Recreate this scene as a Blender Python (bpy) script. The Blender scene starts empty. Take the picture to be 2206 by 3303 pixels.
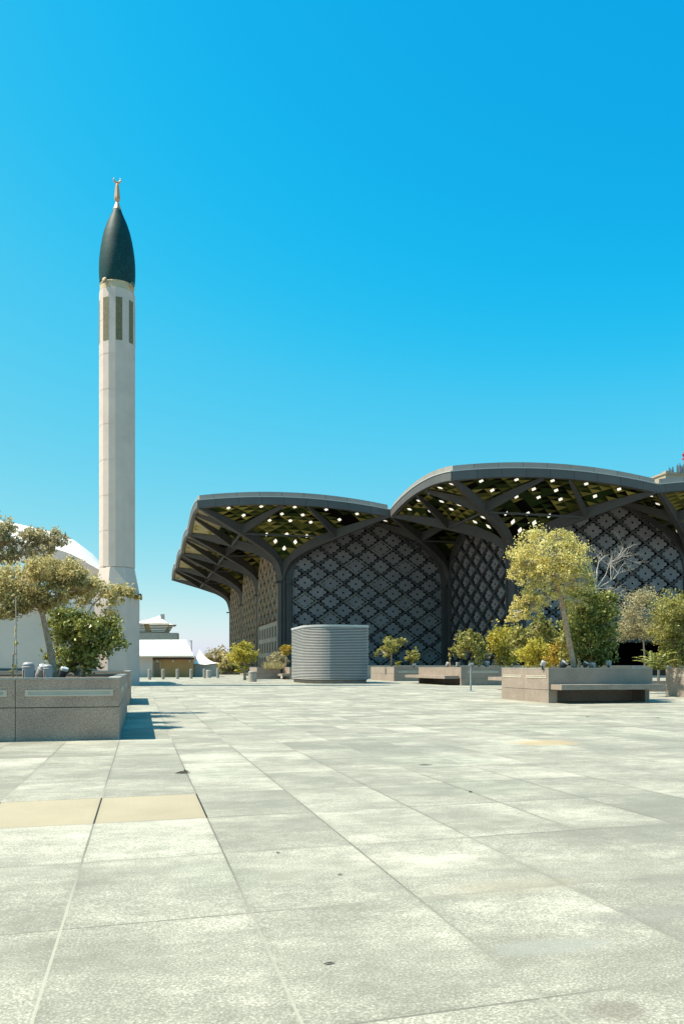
import bpy, math, random
from mathutils import Vector, noise as mnoise
R = math.radians
scene = bpy.context.scene
COL = scene.collection

# ------------------------------------------------------------------ camera geometry
YAW, F, EYE, HZ = R(14.0), 2600.0, 1.05, 2152.0
SA, CA = math.sin(YAW), math.cos(YAW)

def G(d):                                   # plaza level along the view depth (shallow drainage dip)
    if d < 10: return -.0073 * d
    if d < 16:
        t = (d - 10) / 6; return -.073 - .0073 * 6 * (t - t * t / 2)
    if d < 50:
        t = (d - 16) / 34; s = t * t * (3 - 2 * t); return -.0949 * (1 - s)
    return 0.0
def dep(x, y): return x * SA + y * CA
def gz(x, y): return G(dep(x, y))
def at(px, py, d):                          # survey point -> world
    c = (px - 1103) / F * d
    return Vector((c * CA + d * SA, -c * SA + d * CA, EYE + (HZ - py) / F * d))
def xy(px, d):
    v = at(px, HZ, d); return v.x, v.y

# ------------------------------------------------------------------ mesh builder
class MB:
    def __init__(s): s.v = []; s.f = []; s.m = []
    def add(s, vs, fs, m=0):
        o = len(s.v); s.v += [tuple(p) for p in vs]
        for f in fs: s.f.append(tuple(o + k for k in f)); s.m.append(m)
    def box(s, x0, x1, y0, y1, z0, z1, m=0):
        s.add([(x0,y0,z0),(x1,y0,z0),(x1,y1,z0),(x0,y1,z0),(x0,y0,z1),(x1,y0,z1),(x1,y1,z1),(x0,y1,z1)],
              [(0,3,2,1),(4,5,6,7),(0,1,5,4),(1,2,6,5),(2,3,7,6),(3,0,4,7)], m)
    def beam(s, p, q, w0, h0, w1=None, h1=None, m=0):    # rectangular bar, top edge along p-q
        w1 = w0 if w1 is None else w1; h1 = h0 if h1 is None else h1
        p = Vector(p); q = Vector(q); d = (q - p); n = Vector((-d.y, d.x, 0))
        if n.length < 1e-6: n = Vector((1,0,0))
        n.normalize(); u = Vector((0,0,1))
        vs = []
        for c, w, h in ((p, w0, h0), (q, w1, h1)):
            vs += [c - n*w/2 - u*h, c + n*w/2 - u*h, c + n*w/2, c - n*w/2]
        s.add(vs, [(0,1,2,3),(7,6,5,4),(0,4,5,1),(1,5,6,2),(2,6,7,3),(3,7,4,0)], m)
    def tube(s, pts, rad, n=8, m=0, cap=True):
        pts = [Vector(p) for p in pts]
        if not isinstance(rad, (list, tuple)): rad = [rad] * len(pts)
        rings = []
        ref = Vector((.31, .95, .05)).normalized()
        for i, p in enumerate(pts):
            a = pts[max(0, i-1)]; b = pts[min(len(pts)-1, i+1)]
            t = (b - a)
            if t.length < 1e-9: t = Vector((0,0,1))
            t.normalize()
            e = t.cross(ref)
            if e.length < .05: e = t.cross(Vector((1,0,0)))
            e.normalize(); g = t.cross(e)
            rings.append([p + (e*math.cos(2*math.pi*k/n) + g*math.sin(2*math.pi*k/n)) * rad[i] for k in range(n)])
        vs = [q for r in rings for q in r]
        fs = [(i*n+k, i*n+(k+1)%n, (i+1)*n+(k+1)%n, (i+1)*n+k) for i in range(len(pts)-1) for k in range(n)]
        if cap: fs += [tuple(range(n-1,-1,-1)), tuple((len(pts)-1)*n+k for k in range(n))]
        s.add(vs, fs, m)
    def lathe(s, prof, c=(0,0,0), n=32, m=0, a0=0.0, cap=True):
        vs = []
        for r, z in prof:
            for k in range(n):
                a = a0 + 2*math.pi*k/n
                vs.append((c[0]+r*math.cos(a), c[1]+r*math.sin(a), c[2]+z))
        fs = [(i*n+k, i*n+(k+1)%n, (i+1)*n+(k+1)%n, (i+1)*n+k) for i in range(len(prof)-1) for k in range(n)]
        if cap: fs += [tuple(range(n-1,-1,-1)), tuple((len(prof)-1)*n+k for k in range(n))]
        s.add(vs, fs, m)
    def prism(s, poly, z0, z1, m=0):
        n = len(poly)
        s.add([(x,y,z0) for x,y in poly]+[(x,y,z1) for x,y in poly],
              [tuple(range(n-1,-1,-1)), tuple(range(n,2*n))]+[(k,(k+1)%n,n+(k+1)%n,n+k) for k in range(n)], m)
    def build(s, name, mats, parent=None, smooth=False, loc=None):
        if not isinstance(mats, (list, tuple)): mats = [mats]
        off = Vector((0,0,0))
        p = parent
        while p is not None: off += Vector(p.location); p = p.parent
        L = Vector((0,0,0)) if loc is None else Vector(loc) - off
        T = off + L
        me = bpy.data.meshes.new(name)
        me.from_pydata([(a-T.x, b-T.y, c-T.z) for a,b,c in s.v], [], s.f)
        for m in mats: me.materials.append(m)
        me.polygons.foreach_set('material_index', s.m)
        if smooth: me.polygons.foreach_set('use_smooth', [True]*len(s.f))
        me.update()
        o = bpy.data.objects.new(name, me); COL.objects.link(o)
        o.location = L
        if parent is not None: o.parent = parent
        return o

def tag(o, label=None, cat=None, group=None, kind=None):
    if label: o['label'] = label
    if cat: o['category'] = cat
    if group: o['group'] = group
    if kind: o['kind'] = kind
    return o
def empty(name, loc, label=None, cat=None, group=None):
    o = bpy.data.objects.new(name, None); COL.objects.link(o); o.location = loc
    o.empty_display_size = .3
    return tag(o, label, cat, group)
def copy_tree(o, loc=None, parent=None):
    c = o.copy(); COL.objects.link(c)
    if parent is not None: c.parent = parent
    if loc is not None: c.location = loc
    for ch in list(o.children): copy_tree(ch, None, c)
    return c

# ------------------------------------------------------------------ materials
ALB = .78
def mat(name):
    m = bpy.data.materials.new(name); m.use_nodes = True
    nt = m.node_tree; b = nt.nodes['Principled BSDF']
    return m, nt, b
def N(nt, t, **k):
    n = nt.nodes.new(t)
    for a, v in k.items(): setattr(n, a, v)
    return n
def ramp(nt, src, stops):
    r = N(nt, 'ShaderNodeValToRGB'); e = r.color_ramp.elements
    while len(e) > 1: e.remove(e[-1])
    for i, (p, c) in enumerate(stops):
        x = e[0] if i == 0 else e.new(p)
        x.position = p; x.color = (*c, 1) if len(c) == 3 else c
    nt.links.new(src, r.inputs[0]); return r.outputs[0]
def simple(name, c, rough=.6, metal=0.0, var=.15, scale=3.0, bump=0.0, bscale=40.0, spec=.5):
    m, nt, b = mat(name)
    g = N(nt, 'ShaderNodeNewGeometry')
    n = N(nt, 'ShaderNodeTexNoise'); n.inputs['Scale'].default_value = scale; n.inputs['Detail'].default_value = 6
    nt.links.new(g.outputs['Position'], n.inputs['Vector'])
    c = tuple(x*ALB for x in c)
    lo = tuple(max(0, x*(1-var)) for x in c); hi = tuple(min(1, x*(1+var)) for x in c)
    nt.links.new(ramp(nt, n.outputs['Fac'], [(.3, lo), (.7, hi)]), b.inputs['Base Color'])
    b.inputs['Roughness'].default_value = rough; b.inputs['Metallic'].default_value = metal
    b.inputs['Specular IOR Level'].default_value = spec
    if bump:
        n2 = N(nt, 'ShaderNodeTexNoise'); n2.inputs['Scale'].default_value = bscale; n2.inputs['Detail'].default_value = 4
        nt.links.new(g.outputs['Position'], n2.inputs['Vector'])
        bp = N(nt, 'ShaderNodeBump'); bp.inputs['Strength'].default_value = bump; bp.inputs['Distance'].default_value = .02
        nt.links.new(n2.outputs['Fac'], bp.inputs['Height']); nt.links.new(bp.outputs[0], b.inputs['Normal'])
    return m
def granite(name, c, speck=.45, fine=90.0, stain=.2):
    m, nt, b = mat(name); c = tuple(x*ALB for x in c)
    g = N(nt, 'ShaderNodeNewGeometry')
    n = N(nt, 'ShaderNodeTexNoise'); n.inputs['Scale'].default_value = fine; n.inputs['Detail'].default_value = 3
    n2 = N(nt, 'ShaderNodeTexNoise'); n2.inputs['Scale'].default_value = 2.2; n2.inputs['Detail'].default_value = 6
    for q in (n, n2): nt.links.new(g.outputs['Position'], q.inputs['Vector'])
    a = ramp(nt, n.outputs['Fac'], [(.36, tuple(x*(1-speck) for x in c)), (.5, c), (.64, tuple(min(1, x*(1+speck)) for x in c))])
    s = ramp(nt, n2.outputs['Fac'], [(.35, (1-stain,)*3), (.65, (1+stain*.3,)*3)])
    mx = N(nt, 'ShaderNodeMix', data_type='RGBA', blend_type='MULTIPLY'); mx.inputs['Factor'].default_value = 1
    nt.links.new(a, mx.inputs[6]); nt.links.new(s, mx.inputs[7])
    nt.links.new(mx.outputs[2], b.inputs['Base Color']); b.inputs['Roughness'].default_value = .7
    return m
def emit(name, c, s):
    m, nt, b = mat(name)
    b.inputs['Base Color'].default_value = (*c, 1)
    b.inputs['Emission Color'].default_value = (*c, 1); b.inputs['Emission Strength'].default_value = s
    return m
def leafmat(name, dark, mid, light, trans=.35, rough=.5):
    m, nt, b = mat(name)
    g = N(nt, 'ShaderNodeNewGeometry')
    n = N(nt, 'ShaderNodeTexNoise'); n.inputs['Scale'].default_value = 1.1; n.inputs['Detail'].default_value = 3
    nt.links.new(g.outputs['Position'], n.inputs['Vector'])
    ad = N(nt, 'ShaderNodeMath', operation='MULTIPLY_ADD'); ad.inputs[1].default_value = .55
    nt.links.new(g.outputs['Random Per Island'], ad.inputs[0])
    mu = N(nt, 'ShaderNodeMath', operation='MULTIPLY'); mu.inputs[1].default_value = .5
    nt.links.new(n.outputs['Fac'], mu.inputs[0]); nt.links.new(mu.outputs[0], ad.inputs[2])
    dark, mid, light = (tuple(min(.97, x*1.02) for x in q) for q in (dark, mid, light))
    col = ramp(nt, ad.outputs[0], [(.15, dark), (.5, mid), (.88, light)])
    nt.links.new(col, b.inputs['Base Color']); b.inputs['Roughness'].default_value = rough
    b.inputs['Specular IOR Level'].default_value = .35
    tr = N(nt, 'ShaderNodeBsdfTranslucent'); nt.links.new(col, tr.inputs['Color'])
    ms = N(nt, 'ShaderNodeMixShader'); ms.inputs[0].default_value = trans
    nt.links.new(b.outputs[0], ms.inputs[1]); nt.links.new(tr.outputs[0], ms.inputs[2])
    nt.links.new(ms.outputs[0], nt.nodes['Material Output'].inputs['Surface'])
    return m

M = {}
M['concrete'] = simple('minaret_concrete', (.71,.58,.50), .8, var=.07, scale=1.2, bump=.05, bscale=8)
M['cream'] = simple('cream_stone', (.62,.50,.32), .7, var=.08)
M['teal_dome'] = granite('teal_mosaic', (.009,.060,.060), .32, 14.0, .2); M['teal_dome'].node_tree.nodes['Principled BSDF'].inputs['Roughness'].default_value = .6; M['teal_dome'].node_tree.nodes['Principled BSDF'].inputs['Specular IOR Level'].default_value = .2
M['gold'] = simple('pale_gold_metal', (.70,.40,.22), .45, .35, var=.08)
M['brownglass'] = simple('olive_window_screen', (.20,.165,.075), .6, var=.25, scale=8)
M['joint'] = simple('joint_dark', (.12,.11,.095), .9)
M['white'] = simple('white_roof_membrane', (.98,.95,.90), .6, var=.03, scale=.6)
M['wallgrey'] = simple('mosque_render', (.73,.615,.53), .85, var=.06, scale=.7, bump=.1)
M['tealtile'] = simple('dark_teal_tile', (.03,.07,.07), .5)
M['granite'] = granite('planter_granite', (.49,.35,.265), .27, 52.0, .16)
M['granite_pale'] = granite('planter_granite_pale', (.375,.30,.24), .32, 52.0, .13)
M['coping'] = granite('coping_stone', (.44,.40,.34), .2, 60.0, .15)
M['soil'] = simple('soil', (.10,.07,.045), .95, var=.4, scale=9, bump=.6)
M['stripframe'] = simple('strip_frame', (.66,.55,.43), .5, var=.05)
M['stripglass'] = simple('strip_glass', (.46,.45,.38), .4, var=.2, scale=2)
M['lamp'] = simple('lamp_grey_paint', (.46,.435,.42), .5, 0, var=.1)
M['lamp_dark'] = simple('lamp_dark_metal', (.05,.055,.06), .45, .2)
M['lamp_glass'] = simple('lamp_glass', (.62,.62,.58), .15, var=.08, scale=20)
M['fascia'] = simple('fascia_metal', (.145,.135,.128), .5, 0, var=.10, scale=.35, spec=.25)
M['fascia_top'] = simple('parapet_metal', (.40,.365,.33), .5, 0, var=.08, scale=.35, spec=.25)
def seams(m, step):
    nt = m.node_tree; b = nt.nodes['Principled BSDF']; src = b.inputs['Base Color'].links[0].from_socket
    g = N(nt, 'ShaderNodeNewGeometry'); d = N(nt, 'ShaderNodeVectorMath', operation='DOT_PRODUCT'); d.inputs[1].default_value = (1/step, 1/step*.93, 0)
    nt.links.new(g.outputs['Position'], d.inputs[0])
    f = N(nt, 'ShaderNodeMath', operation='FRACT'); nt.links.new(d.outputs['Value'], f.inputs[0])
    fl_ = N(nt, 'ShaderNodeMath', operation='FLOOR'); nt.links.new(d.outputs['Value'], fl_.inputs[0])
    wn = N(nt, 'ShaderNodeTexWhiteNoise', noise_dimensions='1D'); nt.links.new(fl_.outputs[0], wn.inputs['W'])
    tone = ramp(nt, wn.outputs['Value'], [(0, (.86,)*3), (1, (1.0,)*3)])
    c = N(nt, 'ShaderNodeMath', operation='GREATER_THAN'); c.inputs[1].default_value = .022; nt.links.new(f.outputs[0], c.inputs[0])
    k = ramp(nt, c.outputs[0], [(0, (.45,)*3), (1, (1,)*3)])
    for q in (tone, k):
        mx = N(nt, 'ShaderNodeMix', data_type='RGBA', blend_type='MULTIPLY'); mx.inputs['Factor'].default_value = 1
        nt.links.new(src, mx.inputs[6]); nt.links.new(q, mx.inputs[7]); src = mx.outputs[2]
    nt.links.new(src, b.inputs['Base Color'])
seams(M['fascia'], 3.1); seams(M['fascia_top'], 3.1)
M['copline'] = simple('coping_trim_metal', (.62,.60,.55), .4, .2, var=.05)
M['rib'] = simple('rib_steel', (.105,.098,.094), .6, 0, var=.10, scale=.5, spec=.15)
M['sof0'] = simple('soffit_black', (.004,.003,.002), .6, var=.4, scale=.6, spec=.06)
M['sof1'] = simple('soffit_dark_green', (.028,.044,.012), .6, var=.4, scale=.6, spec=.06)
M['sof2'] = simple('soffit_olive', (.115,.115,.030), .6, var=.4, scale=.6, spec=.06)
M['sof3'] = simple('soffit_gold', (.33,.275,.075), .6, var=.35, scale=.6, spec=.06)
M['sof4'] = simple('soffit_gold_bounce_lit', (.50,.43,.24), .55, var=.3, scale=.5, spec=.1)  # gold panel colour lightened to stand for sunlight bounced off the ground
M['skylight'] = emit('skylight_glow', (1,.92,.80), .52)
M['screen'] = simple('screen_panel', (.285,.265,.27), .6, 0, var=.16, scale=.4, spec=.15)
M['screen_side'] = simple('screen_panel_warm_lit', (.60,.48,.36), .7, var=.2, scale=.5, spec=.15)  # brownish side-wall copy, lightened to carry sun bounce in its colour
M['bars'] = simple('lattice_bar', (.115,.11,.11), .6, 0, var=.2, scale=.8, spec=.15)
M['bars_side'] = simple('lattice_bar_warm_lit', (.46,.365,.27), .6, 0, var=.2, scale=.8, spec=.15)  # bar colour likewise lightened for bounce light on the side walls
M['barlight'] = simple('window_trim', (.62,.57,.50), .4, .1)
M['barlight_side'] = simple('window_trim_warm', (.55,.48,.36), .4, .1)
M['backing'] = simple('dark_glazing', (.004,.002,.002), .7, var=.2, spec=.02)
M['backing_side'] = simple('glazing_warm_lit', (.13,.10,.075), .6, var=.3, spec=.05)  # side-wall backing, bounce light painted into the colour
M['steel'] = simple('ribbed_steel', (.66,.65,.63), .4, .25, var=.05, scale=1.5)
M['groove'] = simple('groove_painted_shade', (.05,.055,.055), .6)  # shadow in the recesses between ribs, painted as a dark colour
M['plinth'] = simple('plinth_stone', (.30,.25,.21), .8)
M['pole'] = simple('post_metal', (.42,.45,.46), .35, .5)
M['bollard'] = simple('bollard_stone', (.42,.37,.31), .8, var=.1, scale=5)
M['binm'] = simple('bin_stone', (.46,.42,.36), .75, var=.1, scale=4)
M['tan'] = simple('tan_render', (.52,.30,.115), .85, var=.1, scale=.8)
M['tanedge'] = simple('door_trim', (.55,.42,.20), .7)
M['door'] = simple('brown_door', (.27,.18,.10), .6)
M['maroon'] = simple('maroon_lintel', (.055,.02,.016), .6)
M['louvre'] = simple('tan_louvre_wall', (.40,.29,.15), .8)
M['orange'] = simple('cone_plastic', (.50,.12,.05), .5)
M['bark'] = simple('bark', (.50,.33,.21), .9, var=.35, scale=14, bump=.8, bscale=30)
M['bark_pale'] = simple('bark_pale', (.55,.45,.34), .9, var=.25, scale=12, bump=.5)
M['twig'] = simple('bare_twig', (.50,.45,.38), .85, var=.15, scale=6)
M['pod'] = simple('seed_pod', (.045,.03,.02), .7)
M['leaf_y'] = leafmat('leaf_yellow_olive', (.30,.245,.06), (.66,.56,.17), (.94,.87,.44), .42)
M['leaf_olive'] = leafmat('leaf_olive', (.22,.18,.06), (.50,.415,.165), (.82,.72,.38), .42)
M['leaf_grey'] = leafmat('leaf_dry_grey', (.22,.19,.095), (.44,.375,.20), (.66,.58,.34), .4)
M['leaf_green'] = leafmat('leaf_deep_green', (.035,.048,.009), (.19,.205,.035), (.62,.60,.20), .3, .35)
M['leaf_mid'] = leafmat('leaf_mid_green', (.10,.095,.02), (.30,.275,.06), (.60,.55,.20), .4)
M['leaf_lime'] = leafmat('leaf_lime', (.20,.165,.02), (.48,.41,.055), (.75,.64,.13), .4)
M['leaf_orange'] = leafmat('leaf_orange_yellow', (.17,.10,.012), (.42,.28,.03), (.62,.45,.08))
M['grasspale'] = leafmat('dry_grass', (.22,.18,.07), (.42,.35,.16), (.62,.54,.28))
M['deadleaf'] = simple('dead_leaf', (.06,.045,.03), .9)
M['concrete_far'] = simple('site_concrete', (.45,.38,.28), .9)
M['rebar'] = simple('rebar_blue_grey', (.10,.17,.22), .7)
M['crane'] = simple('crane_red', (.55,.06,.06), .5)
M['glassrail'] = simple('rail_glass', (.03,.03,.03), .1)

# ---- plaza paving material
def paving():
    m, nt, b = mat('plaza_paving')
    L = nt.links.new
    g = N(nt, 'ShaderNodeNewGeometry'); sp = N(nt, 'ShaderNodeSeparateXYZ'); L(g.outputs['Position'], sp.inputs[0])
    def mth(op, a, bb=None, c=None):
        n = N(nt, 'ShaderNodeMath', operation=op)
        for i, q in enumerate((a, bb, c)):
            if q is None: continue
            if isinstance(q, (int, float)): n.inputs[i].default_value = q
            else: L(q, n.inputs[i])
        return n.outputs[0]
    X, Y = sp.outputs[0], sp.outputs[1]
    U = mth('MULTIPLY_ADD', X, 1/.785, 50 - .468/.785)
    Yk = mth('MULTIPLY_ADD', X, -.058, Y)
    V = mth('MULTIPLY_ADD', Yk, 1/1.197, 50 - 1.10/1.197)
    iu, iv = mth('FLOOR', U), mth('FLOOR', V)
    fu, fv = mth('FRACT', U), mth('FRACT', V)
    du = mth('MULTIPLY', mth('MINIMUM', fu, mth('SUBTRACT', 1.0, fu)), .785)
    dv = mth('MULTIPLY', mth('MINIMUM', fv, mth('SUBTRACT', 1.0, fv)), 1.197)
    cb = N(nt, 'ShaderNodeCombineXYZ'); L(iu, cb.inputs[0]); L(iv, cb.inputs[1])
    wn = N(nt, 'ShaderNodeTexWhiteNoise', noise_dimensions='3D'); L(cb.outputs[0], wn.inputs['Vector'])
    def noi(scale, det, vec=None, rough=.55, sx=1, sy=1, off=None):
        n = N(nt, 'ShaderNodeTexNoise'); n.inputs['Scale'].default_value = scale; n.inputs['Detail'].default_value = det
        n.inputs['Roughness'].default_value = rough
        mp = N(nt, 'ShaderNodeMapping'); mp.inputs['Scale'].default_value = (sx, sy, 1)
        L(g.outputs['Position'], mp.inputs[0])
        if off is not None:
            va = N(nt, 'ShaderNodeVectorMath', operation='MULTIPLY_ADD'); va.inputs[1].default_value = (7.3, 5.1, 3.7)
            L(off, va.inputs[0]); L(mp.outputs[0], va.inputs[2]); L(va.outputs[0], n.inputs['Vector'])
        else: L(mp.outputs[0], n.inputs['Vector'])
        return n.outputs['Fac']
    blot = noi(1.15, 7, off=wn.outputs['Color'], rough=.62)          # blotches inside each slab
    streak = noi(.9, 4, sx=.45, sy=1.5)                              # wind-blown dust streaks
    cloud = noi(.33, 4)                                               # wide weathering over many slabs
    grain = noi(95, 3, rough=.75)
    grain2 = noi(130, 2, rough=.6)
    t = mth('MULTIPLY_ADD', blot, .95, .10)
    t = mth('MULTIPLY_ADD', streak, .55, t)
    t = mth('MULTIPLY_ADD', cloud, .25, t)
    t = mth('MULTIPLY_ADD', noi(7.5, 5, rough=.7, sx=.7, sy=1.2, off=wn.outputs['Color']), .55, t)
    t = mth('MULTIPLY_ADD', wn.outputs['Value'], .17, t)
    t = mth('MULTIPLY_ADD', grain, 1.5, t)
    t = mth('MULTIPLY_ADD', grain2, .5, t)
    t = mth('ADD', t, -1.95)
    base = ramp(nt, t, [(p_, tuple(x*ALB for x in c_)) for p_, c_ in ((.14, (.25,.24,.19)), (.38, (.345,.332,.265)), (.54, (.47,.447,.357)), (.74, (.68,.635,.51)))])
    def mixc(fac, a, c, blend='MIX'):
        mx = N(nt, 'ShaderNodeMix', data_type='RGBA', blend_type=blend)
        if isinstance(fac, (int, float)): mx.inputs['Factor'].default_value = fac
        else: L(fac, mx.inputs['Factor'])
        for i, q in ((6, a), (7, c)):
            if isinstance(q, tuple): mx.inputs[i].default_value = (*q, 1)
            else: L(q, mx.inputs[i])
        return mx.outputs[2]
    # faint green-blue staining
    gr = N(nt, 'ShaderNodeMapRange'); gr.inputs[1].default_value = .52; gr.inputs[2].default_value = .72; gr.inputs[3].default_value = 0; gr.inputs[4].default_value = .35
    L(noi(.42, 3, sx=1.0, sy=.8), gr.inputs[0])
    base = mixc(gr.outputs[0], base, mixc(1.0, base, (.86,.98,.92), 'MULTIPLY'))
    # two replaced sandstone slabs
    def between(v, lo, hi): return mth('MULTIPLY', mth('GREATER_THAN', v, lo), mth('LESS_THAN', v, hi))
    tanm = mth('MULTIPLY', between(iu, 47.5, 49.5), between(iv, 53.5, 54.5))
    tcol = ramp(nt, mth('MULTIPLY_ADD', grain, .6, mth('MULTIPLY', blot, .4)), [(.3, (.28,.235,.155)), (.7, (.42,.36,.25))])
    base = mixc(tanm, base, tcol)
    # spilled brown stains
    def stain(cx, cy, rx, ry, col, k, acc):
        ex = mth('DIVIDE', mth('SUBTRACT', X, cx), rx); ey = mth('DIVIDE', mth('SUBTRACT', Y, cy), ry)
        d = mth('SQRT', mth('ADD', mth('MULTIPLY', ex, ex), mth('MULTIPLY', ey, ey)))
        d = mth('ADD', d, mth('MULTIPLY', mth('SUBTRACT', blot, .5), 1.1))
        mr = N(nt, 'ShaderNodeMapRange'); mr.inputs[1].default_value = 1.0; mr.inputs[2].default_value = .55; mr.inputs[3].default_value = 0; mr.inputs[4].default_value = k
        L(d, mr.inputs[0]); return mixc(mr.outputs[0], acc, col)
    for s_ in STAINS: base = stain(*s_, base)
    # joints: some open and dark, some filled with pale mortar
    jn = noi(.9, 2)
    jw = mth('MULTIPLY_ADD', jn, .006, .0028)
    ju = mth('LESS_THAN', du, jw); jv = mth('LESS_THAN', dv, jw)
    jc_u = ramp(nt, mth('ADD', noi(.16, 1), mth('MULTIPLY', wn.outputs['Value'], .04)), [(.44, (.40,.38,.30)), (.56, (.12,.105,.08))])
    jc_v = ramp(nt, noi(.5, 1), [(.40, (.27,.25,.2)), (.6, (.10,.09,.07))])
    base = mixc(mth('MULTIPLY', jv, .75), base, jc_v); base = mixc(mth('MULTIPLY', ju, .8), base, jc_u)
    openj = mth('MULTIPLY', mth('MULTIPLY', mth('LESS_THAN', du, .0065), between(iv, 53.5, 54.5)), between(U, 47.7, 50.3))
    base = mixc(openj, base, (.02,.017,.013))
    edge = N(nt, 'ShaderNodeMapRange'); edge.inputs[1].default_value = 0; edge.inputs[2].default_value = .05; edge.inputs[3].default_value = .92; edge.inputs[4].default_value = 1
    L(mth('MINIMUM', du, dv), edge.inputs[0])
    base = mixc(1.0, base, edge.outputs[0], 'MULTIPLY')
    L(base, b.inputs['Base Color']); b.inputs['Roughness'].default_value = .72
    b.inputs['Specular IOR Level'].default_value = .3
    bp = N(nt, 'ShaderNodeBump'); bp.inputs['Strength'].default_value = .25; bp.inputs['Distance'].default_value = .004
    L(mth('ADD', grain, mth('MULTIPLY', grain2, .5)), bp.inputs['Height']); L(bp.outputs[0], b.inputs['Normal'])
    return m

def gpt(px, py):
    lo, hi = .5, 400.
    for _ in range(60):
        m = (lo + hi) / 2
        if HZ + F * (EYE - G(m)) / m > py: lo = m
        else: hi = m
    v = at(px, py, lo); return v.x, v.y
STAINS = []
for (px, py, rx, ry, col, k) in [(1745, 2395, .62, .55, (.40,.30,.165), .75), (905, 2830, .10, .13, (.27,.25,.19), .5),
                                 (1640, 2860, .5, .16, (.30,.265,.19), .5), (1990, 3260, .13, .10, (.16,.13,.10), .42),
                                 (2080, 2950, .45, .12, (.2,.19,.165), .5), (1800, 3050, .3, .1, (.28,.28,.24), .5)]:
    gx, gy = gpt(px, py); STAINS.append((gx, gy, rx, ry, col, k))

# ------------------------------------------------------------------ ground
gm = MB()
cs = [-900,-300,-120,-60] + list(range(-40,41,8)) + [60,120,300,900]
ds = [-60,-20,-5] + [k*.75 for k in range(0,80)] + [64,80,120,200,400,900,2500]
rows = []
for d in ds:
    for c in cs: gm.v.append((c*CA + d*SA, -c*SA + d*CA, G(max(d,0))))
nC = len(cs)
for i in range(len(ds)-1):
    for k in range(nC-1):
        gm.f.append((i*nC+k, i*nC+k+1, (i+1)*nC+k+1, (i+1)*nC+k)); gm.m.append(0)
tag(gm.build('plaza_ground', paving(), smooth=True), kind='structure')

# drain slot across the plaza
dr = MB()
x0, y0 = gpt(452, 2211); x1, y1 = gpt(926, 2203)
d_ = Vector((x1-x0, y1-y0, 0)); nn = Vector((-d_.y, d_.x, 0)).normalized()
for w, z, mm in ((.16, .004, 1), (.07, .008, 0)):
    seg = []
    for k in range(9):
        p = Vector((x0, y0, 0)) + d_*k/8; zz = gz(p.x, p.y)
        seg += [(p.x - nn.x*w, p.y - nn.y*w, zz+z), (p.x + nn.x*w, p.y + nn.y*w, zz+z)]
    dr.add(seg, [(2*k, 2*k+2, 2*k+3, 2*k+1) for k in range(8)], mm)
tag(dr.build('drain_path', [M['joint'], M['coping']]), kind='structure')

# ------------------------------------------------------------------ station
HX, HY = 13.5, 11.5762
U0, V0, ZC, RISE = 7.355, 109.485, 22.38, 1.05
RTt = [(0,16.8),(.14,18.8),(.3,20.2),(.52,21.35),(.86,22.5),(1,22.7)]
RLt = [(.03,14.2),(.045,15.2),(.06,15.95),(.08,16.55),(.105,17.0),(.14,17.45),(.25,18.4),(.5,19.8),(.75,21.1),(1,22.38)]
def lerp(tab, r):
    if r <= tab[0][0]: return tab[0][1]
    for (a,b),(c,d) in zip(tab, tab[1:]):
        if r <= c: return b + (d-b)*(r-a)/(c-a)
    return tab[-1][1]
def soff(r, w): return lerp(RTt, r) + RISE*(1-w*w)*r
st = empty('station_building', (20.86, 121.0, 0), 'dark grey railway station with arched canopy roof and patterned lattice walls', 'station')
SKY = [(.88,-9.2),(.88,-4.7),(.88,0),(.88,4.5),(.88,9.0),(.71,-6.9),(.72,-1.5),(.72,1.5),(.71,6.9),(.58,-3.0),(.58,0),(.58,3.0),
       (.33,-3.0),(.33,0),(.33,3.0),(.23,-1.5),(.23,1.5),(.14,0)]
rng = random.Random(5)
def cen(i, j): return (U0 + 27*i + 13.5, V0 + 2*HY*j + HY)
def qpt(c, q, r, s, o=0.0):
    hx, hy = HX + o, HY + o
    if q == 'F': return (c[0]+s*r*hx, c[1]-r*hy)
    if q == 'B': return (c[0]-s*r*hx, c[1]+r*hy)
    if q == 'L': return (c[0]-r*hx, c[1]-s*r*hy)
    return (c[0]+r*hx, c[1]+s*r*hy)
DIAG = {'FL': (-1,-1), 'FR': (1,-1), 'BL': (-1,1), 'BR': (1,1)}
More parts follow.
